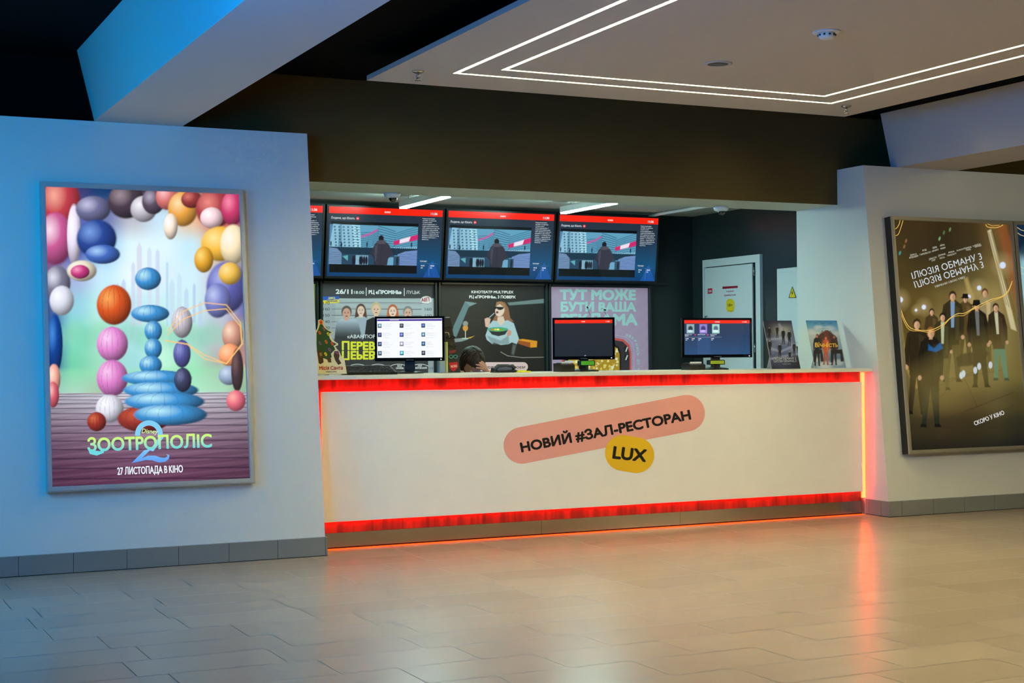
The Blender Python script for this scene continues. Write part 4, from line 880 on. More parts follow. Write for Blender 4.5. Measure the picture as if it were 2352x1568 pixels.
#@@DESK
# ================================================================== THINGS ON THE COUNTER
CT = 1.122
def monitor(label, p_l, p_r, yc, zt_, zb_, ang, scr, nx, ny, edge=None):
    """p_l, p_r: picture columns of the casing's sides"""
    a = math.radians(ang); U = np.array([math.cos(a), -math.sin(a), 0]); V = np.array([0, 0, 1.0]); N = np.cross(U, V)
    def hitx(x):   # where the vertical plane through the ray meets the monitor's line
        dd = ray(x, 784); k = dd[0]/dd[1]; return k
    xm = 0.5*(hitx(p_l)+hitx(p_r))*yc; C = np.array([xm, yc, 0])
    def tpar(x): k = hitx(x); return (k*C[1]-C[0])/(U[0]-k*U[1])
    t0, t1 = tpar(p_l), tpar(p_r); w = t1-t0; O = C+U*t0+V*zb_; h = zt_-zb_
    M_ = C+U*(t0+t1)/2
    t = thing('counter_monitor', label, 'monitor', (M_[0], M_[1]+0.08, CT), 'monitors on the counter')
    MB().obox(O, U, V, N, (0.0, w), (0, h), (-0.028, -0.004)).build('casing', PLB, t)
    m = MB(); b = 0.016
    for u, v in (((0, b), (0, h)), ((w-b, w), (0, h)), ((b, w-b), (0, b*1.5)), ((b, w-b), (h-b, h))): m.obox(O, U, V, N, u, v, (-0.004, 0.004))
    m.build('bezel', mat('glossy_black_bezel', (12, 14, 18), rough=0.12, coat=0.5), t)
    A = Art(O+U*b+V*b*1.5+N*(-0.002), U, V, w-2*b, h-2.5*b, nx, ny).uvmode(960, 600); scr(A); A.build('display', print_mat('screen_image'), t)
    mid = O+U*w/2
    MB().obox(mid, U, V, N, (-0.035, 0.035), (-0.075, 0.05), (-0.05, -0.028)).build('neck', PLB, t)
    m = MB(); q = (O[2]-CT)
    m.lathe((mid[0]-N[0]*0.02, mid[1]-N[1]*0.02+0.02, CT), [(0.105, 0.0005), (0.105, 0.006), (0.08, 0.012), (0.03, 0.018)], n=32); m.build('foot', PLB, t)
    lg = Art(O+U*b+V*0.004+N*0.0042, U, V, 0.001, 0.001, 2, 2); lg.uvmode(1, 1); lg.O = O+N*0.0042; lg.w, lg.h = w, h; lg.quad = (960, 600)
    lg.text('SAMSUNG', (430, 590), (530, 590), 12, (150, 158, 164), bold=0.02); lg.fill((12, 14, 18)); lg.build('maker_mark', print_mat('pad_print', 0.0, 0.7), t)
    MB().obox(O, U, V, N, (w-0.028, w-0.022), (0.008, 0.014), (0.004, 0.005)).build('power_light', mat('blue_white_led', (200, 220, 255), emit=(0.6, 0.8, 1.0), strength=2.5), t)
    return t, O, U, V, N, w
def scr_white(A):
    A.fill((250, 252, 254)); A.rect(0, 8, 960, 40, (66, 40, 150)); A.rect(0, 0, 960, 8, (240, 242, 250)); A.rect(190, 14, 320, 26, (240, 220, 230))
    cols = [(90, 120, 130), (30, 30, 40), (20, 50, 110), (20, 30, 80), (50, 60, 150), (70, 110, 130), (30, 50, 90), (160, 150, 190), (30, 70, 110), (60, 80, 100), (60, 150, 180), (40, 44, 60)]
    rr = random.Random(5)
    for i in range(12):
        x = 12+320*(i % 3); y = 75+140*(i//3); A.rect(x, y, x+56, y+66, cols[i], soft=3); A.ell(x+28, y+30, 15, 18, tuple(min(255, c+110) for c in cols[i]), soft=0.5); A.rect(x, y+50, x+56, y+66, tuple(c//2 for c in cols[i]), a=0.6, soft=3)
    L_ = ['Людина, що біжить', 'Ілюзія обману 3', 'Зоотрополіс 2', 'Вічність', 'Місія Санта', 'Авантюра', 'Новий зал', 'Скоро у кіно', 'Сьогодні', 'Ми тут', 'Кіно', 'Лис']
    for i in range(12):
        x = 85+320*(i % 3); y = 84+140*(i//3)
        for j in range(4): A.text(L_[(i+j) % 12], (x, y+j*14), (x+rr.randint(70, 150), y+j*14), 7, (170, 176, 186))
        A.text('Купити квиток', (x, y+74), (x+110, y+74), 7, (120, 140, 190))
def scr_dark(A):
    A.vgrad([(0, (44, 46, 54)), (600, (34, 42, 50))]); A.rect(0, 0, 960, 58, (250, 46, 22)); 
    A.text('MULTIPLEX', (450, 38), (508, 38), 14, (255, 225, 220), bold=0.04); A.text('11:36', (850, 40), (912, 40), 18, (255, 235, 230), bold=0.03); A.ell(500, 588, 10, 6, (200, 210, 220), soft=0.6)
def scr_blue(A):
    A.vgrad([(0, (44, 58, 84)), (300, (40, 64, 100)), (600, (44, 80, 124))]); A.rect(0, 0, 960, 58, (246, 40, 26)); A.rect(190, 240, 380, 600, (56, 90, 140), a=0.5, soft=8)
    A.text('MULTIPLEX', (450, 40), (520, 40), 15, (255, 225, 220), bold=0.04); A.text('11:36', (850, 42), (915, 42), 18, (255, 235, 230), bold=0.03)
    for x, c1_, c2_ in ((40, (150, 180, 190), (40, 60, 70)), (225, (150, 130, 210), (60, 60, 120)), (408, (170, 220, 210), (90, 110, 130))):
        A.rect(x, 70, x+108, 232, c1_, soft=3); A.ell(x+54, 150, 34, 50, c2_, soft=0.5); A.ell(x+50, 190, 40, 18, tuple(min(255, v+60) for v in c1_), soft=0.6)
    w = (236, 240, 246)
    for t, x, x2, y in (('Людина, що', 12, 110, 258), ('біжить', 12, 65, 280), ('Місія Санта', 198, 305, 258), ('Ілюзія', 384, 470, 258), ('обману 3', 384, 440, 280)): A.text(t, (x, y), (x2, y), 14, w, bold=0.02)
    A.line([(10, 296), (545, 296)], 2, (140, 150, 170)); A.vring(160, 256, 6, 6, 12, (230, 60, 110)); A.vring(340, 256, 6, 6, 12, (230, 60, 110))
    for x in (22, 110, 205, 390): A.text('13:00', (x, 330), (x+42, 330), 15, w, bold=0.04); A.text('2D', (x, 354), (x+24, 354), 13, w, bold=0.02)
monitor('black monitor showing a white web page at the left end of the counter', 861, 1021, 9.72, at(940, 726, 1, 9.72)[2], at(940, 829, 1, 9.72)[2], 22, scr_white, 140, 90)
monitor('black monitor with red top bar over an empty dark screen', 1269, 1412, 9.72, at(1340, 729, 1, 9.72)[2], at(1340, 825.5, 1, 9.72)[2], 26, scr_dark, 60, 80)
monitor('black monitor with three small film posters on a blue screen', 1567, 1727, 9.72, at(1646, 730, 1, 9.72)[2], at(1646, 821, 1, 9.72)[2], 8, scr_blue, 140, 90)

def cust_display(x0, x1, y0, y1, Y, label, glow):
    a = at(x0, y1, 1, Y); b = at(x1, y0, 1, Y); w = b[0]-a[0]; t = thing('customer_display', label, 'price display', ((a[0]+b[0])/2, Y+0.03, CT), 'small price displays under the monitors')
    MB().bbox((a[0]-0.012, Y, a[2]-0.006), (b[0]+0.012, Y+0.04, b[2]+0.006), 0.005).build('casing', PLB, t)
    MB().box((a[0]+w*.45, Y+0.01, CT+0.008), (a[0]+w*.6, Y+0.03, a[2])).build('neck', PLB, t); MB().bbox((a[0]-0.02, Y-0.02, CT+0.0005), (b[0]+0.03, Y+0.08, CT+0.009), 0.003).build('base', PLB, t)
    A = Art((a[0], Y-0.0015, a[2]), (1, 0, 0), (0, 0, 1), w, b[2]-a[2], 40, 14).uvmode(100, 30); A.fill(glow)
    for i in range(9): A.rect(6+i*10, 5, 12+i*10, 12, tuple(int(v*.55) for v in glow), a=0.7); A.rect(8+i*10, 18, 14+i*10, 25, tuple(int(v*.45) for v in glow), a=0.7)
    A.build('display', print_mat('screen_image'), t)
cust_display(1335, 1364, 829, 838, 9.50, 'small price display with green screen under the dark-screened monitor', (80, 170, 40))
cust_display(1632, 1663, 828, 835.5, 9.50, 'small price display with yellow-green screen under the blue-screened monitor', (150, 170, 40))

def printer(x0, x1, y0, label, Y=9.52):
    a = at(x0, 850, 1, Y); b = at(x1, y0, 1, Y); t = thing('receipt_printer', label, 'printer', ((a[0]+b[0])/2, Y+0.05, CT), 'black receipt printers')
    zt_ = b[2]
    MB().poly([(a[0], Y, CT), (a[0], Y, zt_-0.012), (a[0], Y+0.03, zt_), (a[0], Y+0.13, zt_), (a[0], Y+0.13, CT)], (b[0]-a[0], 0, 0)).build('body', PLB, t)
    MB().bbox((a[0]+0.012, Y+0.035, zt_), (b[0]-0.012, Y+0.11, zt_+0.004), 0.001).build('cover', PLG, t)
    MB().box((a[0]+0.015, Y+0.028, zt_-0.004), (b[0]-0.015, Y+0.03, zt_+0.012)).build('paper_slip', PLW, t)
printer(1290, 1320, 834, 'black receipt printer at the left foot of the dark-screened monitor')
printer(1586, 1620, 834, 'black receipt printer at the left foot of the blue-screened monitor')
# low black card terminal / keyboard by the tree
a = at(800, 850, 1, 9.36); b = at(905, 838, 1, 9.42)
t = thing('keyboard', 'black angled keyboard tray beside the christmas tree cutout', 'keyboard', (a[0]+0.15, 9.45, CT))
MB().poly([(a[0], 9.36, CT+0.0005), (a[0], 9.36, CT+0.016), (a[0], 9.50, b[2]), (a[0], 9.50, CT+0.0005)], (b[0]-a[0], 0, 0)).build('body', PLB, t)
m = MB()
for i in range(14):
    for j in range(5):
        f0 = 0.08+j*0.17; y = 9.36+f0*0.14; z = CT+0.016+(b[2]-CT-0.016)*f0+0.0005; w = (b[0]-a[0]-0.02)/14
        m.box((a[0]+0.01+i*w, y, z-0.006), (a[0]+0.01+(i+0.85)*w, y+0.018, z+0.006))
m.build('keys', PLG, t)
# phone with yellow pad by the person
c = at(1163, 854, 1, 9.55)
t = thing('desk_phone', 'dark desk phone lying on the counter right of the bowed head', 'phone', (c[0], 9.6, CT))
MB().poly([(c[0]-0.075, 9.52, CT+0.0005), (c[0]-0.075, 9.52, CT+0.014), (c[0]-0.075, 9.64, CT+0.036), (c[0]-0.075, 9.66, CT+0.0005)], (0.15, 0, 0)).build('base', PLB, t)
MB().tube([(c[0]-0.08, 9.55, CT+0.03), (c[0]-0.065, 9.56, CT+0.046), (c[0], 9.57, CT+0.05), (c[0]+0.06, 9.575, CT+0.046), (c[0]+0.078, 9.58, CT+0.03)], [0.012, 0.014, 0.010, 0.014, 0.012], 10).build('handset', PLG, t)
MB().tube([(c[0]-0.08, 9.55, CT+0.02), (c[0]-0.10, 9.53, CT+0.008), (c[0]-0.075, 9.50, CT+0.006)], 0.003, 6).build('cord', PLB, t)
c2_ = at(1196, 853, 1, 9.55)
MB().bbox((c2_[0]-0.05, 9.5, CT+0.0005), (c2_[0]+0.055, 9.57, CT+0.011), 0.002).build('sticky_note_pad', mat('yellow_paper', (236, 226, 50), rough=0.7))
setp(bpy.data.objects['sticky_note_pad'], 'yellow sticky note pad on the counter right of the desk phone', 'note pad')

# ---------------- card standees
def sheet(name, label, cat, pts_px, Y, lean, thick, paint, nx, ny, material, easel=True):
    """a card sheet leaning back, its outline given by four picture points (tl, tr, br, bl)"""
    V = np.array([0, lean, 1.0]); V /= np.linalg.norm(V); U = np.array([1.0, 0, 0]); N = np.cross(U, V); O0 = np.array([0, Y, CT+0.0015])
    def hit(p): d_ = ray(*p); return CP+d_*((O0-CP) @ N)/(d_ @ N)
    P = [hit(p) for p in pts_px]; x0 = (P[0][0]+P[3][0])/2; x1 = (P[1][0]+P[2][0])/2; h = (P[0]-O0) @ V
    h = ((P[0]-O0) @ V+(P[1]-O0) @ V)/2; O = np.array([x0, Y, CT+0.0015])
    t = thing(name, label, cat, (x0+(x1-x0)/2, Y, CT))
    MB().obox(O, U, V, N, (0, x1-x0), (0, h), (-thick, 0)).build('board', mat('card_board', (210, 205, 195)), t)
    if easel: 
        f_ = lean*h*0.8+0.09; tp = O+U*(x1-x0)/2+V*h*0.8-N*thick
        MB().poly([tp-U*0.03, tp+U*0.03, np.array([tp[0]+0.05, Y+f_, CT+0.001]), np.array([tp[0]-0.05, Y+f_, CT+0.001])], (0, 0.002, 0)).build('easel_back', mat('card_board', (210, 205, 195)), t)
    A = Art(O+N*0.0008, U, V, x1-x0, h, nx, ny); paint(A); A.build('poster_sheet', material, t); return t
def paint_small1(A):
    A.cgrid(1756, 736, 1836, 846, [[(40, 44, 60), (50, 56, 74), (60, 66, 86)], [(44, 46, 60), (150, 150, 150), (70, 80, 100)], [(60, 66, 90), (120, 130, 160), (90, 100, 130)], [(120, 130, 160), (80, 90, 130), (130, 140, 170)], [(60, 66, 90), (70, 80, 120), (50, 56, 80)], [(30, 32, 44), (44, 50, 76), (30, 32, 46)]])
    for p in [[(1758, 780), (1800, 776), (1830, 800)], [(1764, 800), (1796, 806), (1834, 790)], [(1790, 745), (1810, 785)], [(1768, 824), (1834, 812)]]: A.line(p, 5, (150, 158, 190), a=0.6, soft=4)
    for x, y, h in [(1767, 752, 30), (1799, 757, 34), (1813, 760, 34), (1768, 782, 34), (1791, 790, 34), (1814, 807, 24), (1824, 788, 30), (1785, 750, 26)]: figure(A, x, y, h, (22, 22, 30), (18, 18, 26), skin=(200, 170, 150))
    A.rect(1775, 820, 1838, 834, (24, 26, 36), a=0.5, soft=4)
    A.text('ІЛЮЗІЯ ОБМАНУ 3', (1775, 826), (1828, 825), 5, (220, 226, 234)); A.text('ІЛЮЗІЯ ОБМАНУ 3', (1777, 832), (1829, 831), 5, (220, 226, 234), flip=True); A.text('СКОРО У КІНО', (1797, 837), (1816, 836.5), 2, (190, 190, 200))
    A.gain(1.3)
def paint_small2(A):
    A.vgrad([(735, (60, 130, 180)), (750, (110, 170, 206)), (765, (200, 204, 200)), (800, (150, 170, 190)), (825, (90, 120, 150)), (848, (150, 170, 190))])
    for x, y, r in [(1862, 762, 12), (1880, 752, 10), (1905, 754, 12), (1920, 766, 10), (1870, 826, 14), (1925, 832, 14), (1895, 838, 16)]: A.ell(x, y, r, r*.5, (214, 218, 220), a=0.7, soft=0.8)
    A.poly([(1896, 758), (1902, 758), (1922, 775), (1926, 800), (1876, 800), (1872, 776)], (110, 50, 34), soft=2)
    for i in range(6): A.line([(1876+i*2.5, 776-i*3.2), (1883+i*1.8, 790-i*4)], 2.4, (60, 34, 30), a=0.8); A.line([(1922-i*3, 776-i*3.2), (1914-i*2, 790-i*4)], 2.4, (60, 34, 30), a=0.8)
    figure(A, 1877, 771, 70, (26, 26, 34), (24, 24, 30), skin=(220, 130, 90)); figure(A, 1916, 773, 66, (60, 36, 24), (50, 32, 22), skin=(220, 130, 90)); figure(A, 1897, 776, 62, (200, 90, 50), (190, 84, 46), skin=(230, 150, 100), hair=(170, 70, 40))
    for x0, x1 in ((1868, 1888), (1908, 1934)): A.poly([(x0, 804), (x1, 802), (x1+4, 830), (x1-3, 830), (x1-4, 812), (x0+6, 812), (x0+6, 832), (x0, 832)], (36, 26, 24), soft=1.5)
    A.text('Вічність', (1872, 797), (1924, 796.5), 10, (250, 200, 70), bold=0.03)
    for x, t in ((1869, 'МАЙЛЗ'), (1885, 'ЕЛІЗАБЕТ'), (1902, 'КАЛЛУМ')): A.text(t, (x, 743), (x+9, 743), 2, (30, 40, 60))
    A.text('від найкращої студії', (1880, 755.5), (1903, 755), 1.8, (50, 50, 60)); A.text('СКОРО У КІНО', (1899, 839), (1912, 838.5), 2.2, (40, 40, 50))
    A.gain(1.15)
CARD = print_mat('card_print', 0.0, 1.0, 0.35, 0.1)
sheet('tabletop_poster', 'dark blue small film poster leaning on the counter, left of the orange one', 'poster', [(1754.5, 736.5), (1818, 735.5), (1838, 846), (1771, 846.5)], 9.42, 0.3, 0.003, paint_small1, 70, 110, CARD)
sheet('tabletop_poster', 'sky-blue and orange small film poster at the right end of the counter', 'poster', [(1853.5, 736), (1924, 735.5), (1941, 845.5), (1869, 846)], 9.42, 0.3, 0.003, paint_small2, 70, 110, CARD)

# christmas tree cutout: outline traced on the card, card of real thickness
def cutout():
    Y = 9.34; lean = 0.06
    V = np.array([0, lean, 1.0]); V /= np.linalg.norm(V); U = np.array([1.0, 0, 0]); N = np.cross(U, V)
    out = [(728, 859), (722, 845), (722, 770), (724, 762), (729, 754), (731, 744), (731, 735), (737, 732), (743, 737), (744, 745), (750, 753), (758, 758), (766, 763), (763, 767), (759, 768), (763, 778), (769, 784), (777, 789), (776, 793), (770, 795), (774, 801), (780, 808), (783, 816), (786, 820), (791, 824), (797, 858)]
    a = Art((0, Y, CT+0.0015), U, V, 0.001, 0.001, 2, 2); P = a.toplane(out); z = max(0, CT+0.001-P[:, 2].min()); P[:, 2] = np.maximum(P[:, 2], CT+0.001); P[:, 0] = np.maximum(P[:, 0], 2.995); 
    t = thing('christmas_tree_standee', 'green christmas tree card cutout at the left end of the counter', 'standee', (P[0][0]+0.12, Y, CT))
    MB().poly(P+N*-0.004, N*0.004).build('card', mat('cream_card', (232, 224, 190), rough=0.6), t)
    x0 = P[:, 0].min()
    b_ = Art((x0, Y, CT), U, V, 0.001, 0.001, 2, 2); b_.fill((232, 224, 190)); b_.layer = 3
    g = (34, 74, 46)
    clip = lambda pts: [(max(x, 726), y) for x, y in pts]
    b_.vpoly(clip([(727, 764), (731, 756), (735, 744), (739, 742), (745, 752), (753, 759), (762, 763), (755, 766), (757, 776), (762, 784), (773, 790), (766, 794), (770, 802), (760, 812), (762, 820), (752, 826), (742, 822), (734, 812), (728, 808), (727, 790)]), g)
    b_.vpoly([(750, 822), (760, 822), (761, 832), (754, 832)], (90, 56, 30))
    b_.vpoly([(732, 738), (738, 733.5), (742, 739), (741, 745), (735, 744)], (226, 110, 30)); b_.vpoly([(734, 740), (738, 737), (740, 741), (737, 744)], (150, 60, 20))
    for x, y, c in [(734, 764, (220, 96, 40)), (754, 767, (220, 200, 40)), (744, 755, (140, 90, 110)), (735, 788, (110, 90, 140)), (749, 785, (214, 110, 40)), (763, 789, (206, 90, 50)), (757, 803, (130, 90, 150)), (748, 813, (220, 200, 40))]:
        b_.vpill((x-1, y-1.8), (x+1, y+1.8), 2.6, c); b_.vpill((x-0.3, y-1), (x+0.3, y+1), 0.9, tuple(int(v*.6) for v in c))
    br = (74, 48, 30)   # two plain gift piles on the ground
    b_.vpoly([(728, 806), (738, 804), (742, 818), (743, 832), (736, 836), (732, 834), (730, 820)], br); b_.vpoly([(768, 806), (777, 806), (780, 816), (778, 824), (784, 834), (777, 838), (770, 828), (766, 816)], (70, 50, 44)); b_.vpill((772, 809), (776, 811), 3, (130, 70, 120)); b_.vpoly([(733, 810), (739, 809), (740, 817), (735, 818)], (150, 110, 60))
    b_.text('Місія Санта', (733.5, 849), (787, 848.5), 8, (176, 40, 30), bold=0.03); b_.text('скоро у кіно', (748, 854.8), (773, 854.6), 3, (60, 50, 40), bold=0.02)
    b_.build('tree_print', CARD, t)
    MB().poly([np.array([x0+0.1, Y+0.004, CT+0.001]), np.array([x0+0.1, Y+0.10, CT+0.001]), np.array([x0+0.1, Y+0.02, CT+0.2])], (0.003, 0, 0)).build('easel_back', mat('card_board', (210, 205, 195)), t)
cutout()

# 3D glasses stand and menu holder behind the first monitor
def glasses_stand():
    Y = 9.86; lean = 0.10
    V = np.array([0, lean, 1.0]); V /= np.linalg.norm(V); U = np.array([1.0, 0, 0]); N = np.cross(U, V)
    a = Art((0, Y, CT+0.0015), U, V, 0.001, 0.001, 2, 2); P = a.toplane([(1014, 856), (1016, 728), (1034, 728), (1058, 856)]); P[:, 2] = np.maximum(P[:, 2], CT+0.0015)
    t = thing('glasses_display_stand', 'dark display stand with coloured 3D glasses right of the white-screened monitor', 'display stand', (P[0][0]+0.1, Y, CT))
    MB().poly(P-N*0.012, N*0.012).build('board', mat('stand_board', (34, 36, 38), rough=0.4), t)
    q = a.toplane([(1024, 724), (1034, 752), (1030, 770), (1044, 815), (1042, 843)])
    def specs(px, py, c, w, label):
        m = MB(); 
        for s_ in (-1, 1):
            ctr = a.toplane([(px+s_*w*0.5, py)])[0]+N*0.018; L_ = []
            for k in range(17): an = 2*math.pi*k/16; L_.append(ctr+U*0.0145*math.cos(an)*1.0+V*0.0125*math.sin(an)*(1.0 if math.sin(an) < 0 else 0.8))
            m.tube(L_, 0.0026, 6)
            side = ctr+U*s_*0.016; m.tube([side, side-N*0.016], 0.002, 6)
        setp(m.build('cinema_glasses', c), label, 'glasses', '3D glasses hung on the display stand')
    gb = mat('glasses_black', (24, 26, 28), rough=0.2)
    specs(1039, 819, mat('teal_plastic', (60, 170, 180), rough=0.3), 10, 'teal 3D glasses, lowest pair on the dark display stand')
    specs(1036, 795, gb, 9, 'black 3D glasses just above the teal pair on the display stand')
    specs(1033, 775, gb, 9, 'black 3D glasses, middle one of the three black pairs on the stand')
    specs(1029, 753, gb, 8, 'black 3D glasses, topmost pair on the dark display stand')
    b_ = Art(P[0]*0+np.array([P[0][0], Y, CT+0.0015])+N*0.0002, U, V, 0.001, 0.001, 2, 2); b_.fill((34, 36, 38))
    b_.vpoly([(1031, 833), (1051, 831), (1052, 842), (1046, 850), (1042, 853), (1037, 850), (1033, 843)], (196, 24, 40)); b_.text('MULTIPLEX', (1036, 844), (1050, 842.5), 5, (245, 200, 190), bold=0.03)
    b_.vpoly([(1030, 806), (1048, 803), (1046, 808), (1034, 812)], (140, 40, 60)); b_.vline([(1022, 763), (1030, 764), (1033, 774)], 1.8, (200, 206, 200)); b_.vline([(1023, 729), (1033, 728.5)], 2, (200, 206, 200))
    b_.build('stand_print', CARD, t)
    x0 = at(1009, 855, 1, 9.80)[0]; x1 = at(1029, 855, 1, 9.80)[0]; zt_ = at(1020, 787, 1, 9.80)[2]
    t2 = thing('leaflet_holder', 'narrow pale leaflet holder between the white-screened monitor and the glasses stand', 'leaflet holder', ((x0+x1)/2, 9.80, CT))
    MB().bbox((x0, 9.80, CT+0.0005), (x1-0.018, 9.84, zt_), 0.004).build('leaflets', mat('pale_blue_paper', (150, 170, 190), rough=0.6), t2)
    MB().bbox((x1-0.0175, 9.795, CT+0.0005), (x1, 9.845, zt_+0.006), 0.004).build('side_panel', mat('pale_green_acrylic', (190, 200, 130), rough=0.2), t2)
glasses_stand()
#@@CEIL
# ================================================================== CEILING FITTINGS
def sprinkler(x, y, label):
    t = thing('sprinkler_head', label, 'sprinkler', (x, y, 2.95), 'fire sprinklers in the white ceiling panel')
    MB().lathe((x, y, 2.95), [(0.036, 0), (0.036, -0.004), (0.022, -0.012)], n=24).build('rosette', CHROME, t)
    MB().tube([(x, y, 2.94), (x, y, 2.905)], 0.008, 10).build('stem', CHROME, t)
    m = MB()
    for s_ in (-1, 1): m.tube([(x+s_*0.006, y, 2.925), (x+s_*0.014, y, 2.912), (x+s_*0.004, y, 2.897)], 0.003, 6)
    m.build('yoke', CHROME, t)
    MB().lathe((x, y, 2.896), [(0.02, 0), (0.02, -0.002)], n=20).build('deflector', CHROME, t)
sprinkler(3.362, 8.309, 'metal sprinkler head at the left rear corner of the ceiling panel'); sprinkler(6.558, 8.326, 'metal sprinkler head at the right rear corner of the ceiling panel')
t = thing('recessed_vent', 'flat round ceiling vent nearer the rear light line', 'vent', (4.896, 7.403, 2.95))
MB().lathe((4.896, 7.403, 2.95), [(0.085, 0), (0.085, -0.004), (0.066, -0.006), (0.062, -0.001)], n=36).build('ring', WHITE2, t)
MB().lathe((4.896, 7.403, 2.949), [(0.060, 0), (0.060, -0.004), (0.02, -0.006)], n=30).build('grille', PLG, t)
t = thing('smoke_detector', 'round white smoke detector on the ceiling panel, nearer the photographer', 'smoke detector', (4.945, 6.436, 2.95))
MB().lathe((4.945, 6.436, 2.95), [(0.075, 0), (0.075, -0.005), (0.06, -0.008)], n=36).build('base', PLW, t)
MB().lathe((4.945, 6.436, 2.942), [(0.044, 0), (0.044, -0.02), (0.034, -0.03), (0.01, -0.032)], n=30).build('sensor_head', PLW, t)
m = MB()
for k in range(10): an = 2*math.pi*k/10; m.box((4.945+0.0435*math.cos(an)-0.004, 6.436+0.0435*math.sin(an)-0.004, 2.926), (4.945+0.0435*math.cos(an)+0.004, 6.436+0.0435*math.sin(an)+0.004, 2.936))
m.build('sensor_slots', PLB, t)
#@@PERSON
# ================================================================== PERSON BEHIND THE COUNTER (seated, head bowed on one hand)
HX, HY = at(1083, 830, 1, 10.22)[0], 10.22
def person():
    t = thing('person', 'person with short dark hair sitting behind the counter, head bowed onto one hand', 'person', (HX, HY+0.45, 0.0))
    J = {}; E_ = []
    def j(n, p, r): J[n] = (len(J), p, r)
    X, Y = HX, HY
    j('pelvis', (X, Y+0.50, 0.58), 0.155); j('waist', (X, Y+0.47, 0.74), 0.135); j('chest', (X, Y+0.36, 0.92), 0.155); j('upchest', (X, Y+0.26, 1.02), 0.125); j('neck', (X, Y+0.14, 1.07), 0.06)
    j('skull', (X, Y+0.07, 1.13), 0.075)
    j('shL', (X-0.17, Y+0.27, 1.01), 0.065); j('elL', (X-0.24, Y+0.02, 0.90), 0.045); j('wrL', (X-0.04, Y-0.12, 0.94), 0.032)
    j('shR', (X+0.17, Y+0.27, 1.01), 0.065); j('elR', (X+0.24, Y+0.08, 0.88), 0.045); j('wrR', (X+0.115, Y-0.07, 1.075), 0.032)
    for s_, n in ((-1, 'L'), (1, 'R')):
        j('hip'+n, (X+s_*0.10, Y+0.44, 0.56), 0.10); j('kn'+n, (X+s_*0.14, Y+0.02, 0.56), 0.07); j('an'+n, (X+s_*0.14, Y+0.06, 0.12), 0.045); j('to'+n, (X+s_*0.15, Y-0.09, 0.05), 0.04)
    for a, b in [('pelvis', 'waist'), ('waist', 'chest'), ('chest', 'upchest'), ('upchest', 'neck'), ('neck', 'skull'), ('upchest', 'shL'), ('shL', 'elL'), ('elL', 'wrL'), ('upchest', 'shR'), ('shR', 'elR'), ('elR', 'wrR'),
                 ('pelvis', 'hipL'), ('hipL', 'knL'), ('knL', 'anL'), ('anL', 'toL'), ('pelvis', 'hipR'), ('hipR', 'knR'), ('knR', 'anR'), ('anR', 'toR')]: E_.append((a, b))
    # right hand against the forehead: palm, five fingers
    hb = Vector((X+0.072, Y-0.11, 1.128)); j('palm', tuple(hb), 0.028); E_.append(('wrR', 'palm'))
    for k, (dx, dz, L_) in enumerate([(-0.045, 0.012, 0.070), (-0.048, 0.030, 0.078), (-0.040, 0.046, 0.074), (-0.026, 0.058, 0.060)]):
        a = hb+Vector((dx*.55, -0.012, dz*.7)); b = a+Vector((-0.7, -0.12, 0.25+0.16*k)).normalized()*L_*.55; c = b+Vector((-0.75, 0.35, 0.1+0.12*k)).normalized()*L_*.45
        for q, (p, r) in enumerate(((a, .0098), (b, .0088), (c, .0076))): j('f%d%d' % (k, q), tuple(p), r)
        E_.append(('palm', 'f%d0' % k)); E_.append(('f%d0' % k, 'f%d1' % k)); E_.append(('f%d1' % k, 'f%d2' % k))
    for q, (p, r) in enumerate((((X+0.055, Y-0.10, 1.105), .012), ((X+0.02, Y-0.115, 1.108), .0105))): j('t%d' % q, p, r)
    E_.append(('palm', 't0')); E_.append(('t0', 't1'))
    off = wloc(t); me = bpy.data.meshes.new('body'); me.from_pydata([tuple(Vector(v[1])-off) for v in J.values()], [(J[a][0], J[b][0]) for a, b in E_], [])
    o = bpy.data.objects.new('body', me); COL.objects.link(o); o.parent = t
    sk = o.modifiers.new('skin', 'SKIN'); sk.use_smooth_shade = True
    lay = me.skin_vertices[0] if len(me.skin_vertices) else None
    if lay is None: return t
    for v, (i, p, r) in zip(lay.data, J.values()): v.radius = (r, r); v.use_root = (i == 0)
    ss = o.modifiers.new('sub', 'SUBSURF'); ss.levels = 1; ss.render_levels = 2
    me.materials.append(mat('skin_tone', (232, 178, 150), rough=0.5, vary=(0.06, 20)))
    # head: face turned down towards the counter, ears, nose; then hair and shirt
    hc = Vector((X, Y, 1.185)); m = MB(); n = 28
    vs = []; fs = []; rows = 20
    Rm = Matrix.Rotation(math.radians(52), 3, 'X')
    for i in range(rows+1):
        a = math.pi*i/rows
        for k in range(n):
            b = 2*math.pi*k/n; x = math.sin(a)*math.cos(b); y = math.sin(a)*math.sin(b); z = math.cos(a)
            p = Vector((x*0.076, y*0.098, z*0.112))
            if z < 0: p.x *= 1+z*0.30; p.y *= 1+z*0.16
            f_ = max(0, -y)                          # face side is -y
            p.y -= 0.020*math.exp(-((x/.16)**2+((z+.12)/.16)**2))*f_      # nose
            p.y += 0.008*(math.exp(-(((x-.36)/.16)**2+((z-.08)/.12)**2))+math.exp(-(((x+.36)/.16)**2+((z-.08)/.12)**2)))*f_   # eye sockets
            p.y -= 0.006*math.exp(-((x/.26)**2+((z+.48)/.07)**2))*f_
            vs.append(hc+Rm @ p)
    for i in range(rows):
        for k in range(n): fs.append((i*n+k, (i+1)*n+k, (i+1)*n+(k+1) % n, i*n+(k+1) % n))
    m.add(vs, fs, 0, True)
    for s_ in (-1, 1): e = hc+Rm @ Vector((s_*0.078, 0.008, -0.01)); m.ball(tuple(e), (0.010, 0.016, 0.028), 12)
    m.build('head', MATS['skin_tone'], t)
    m = MB()
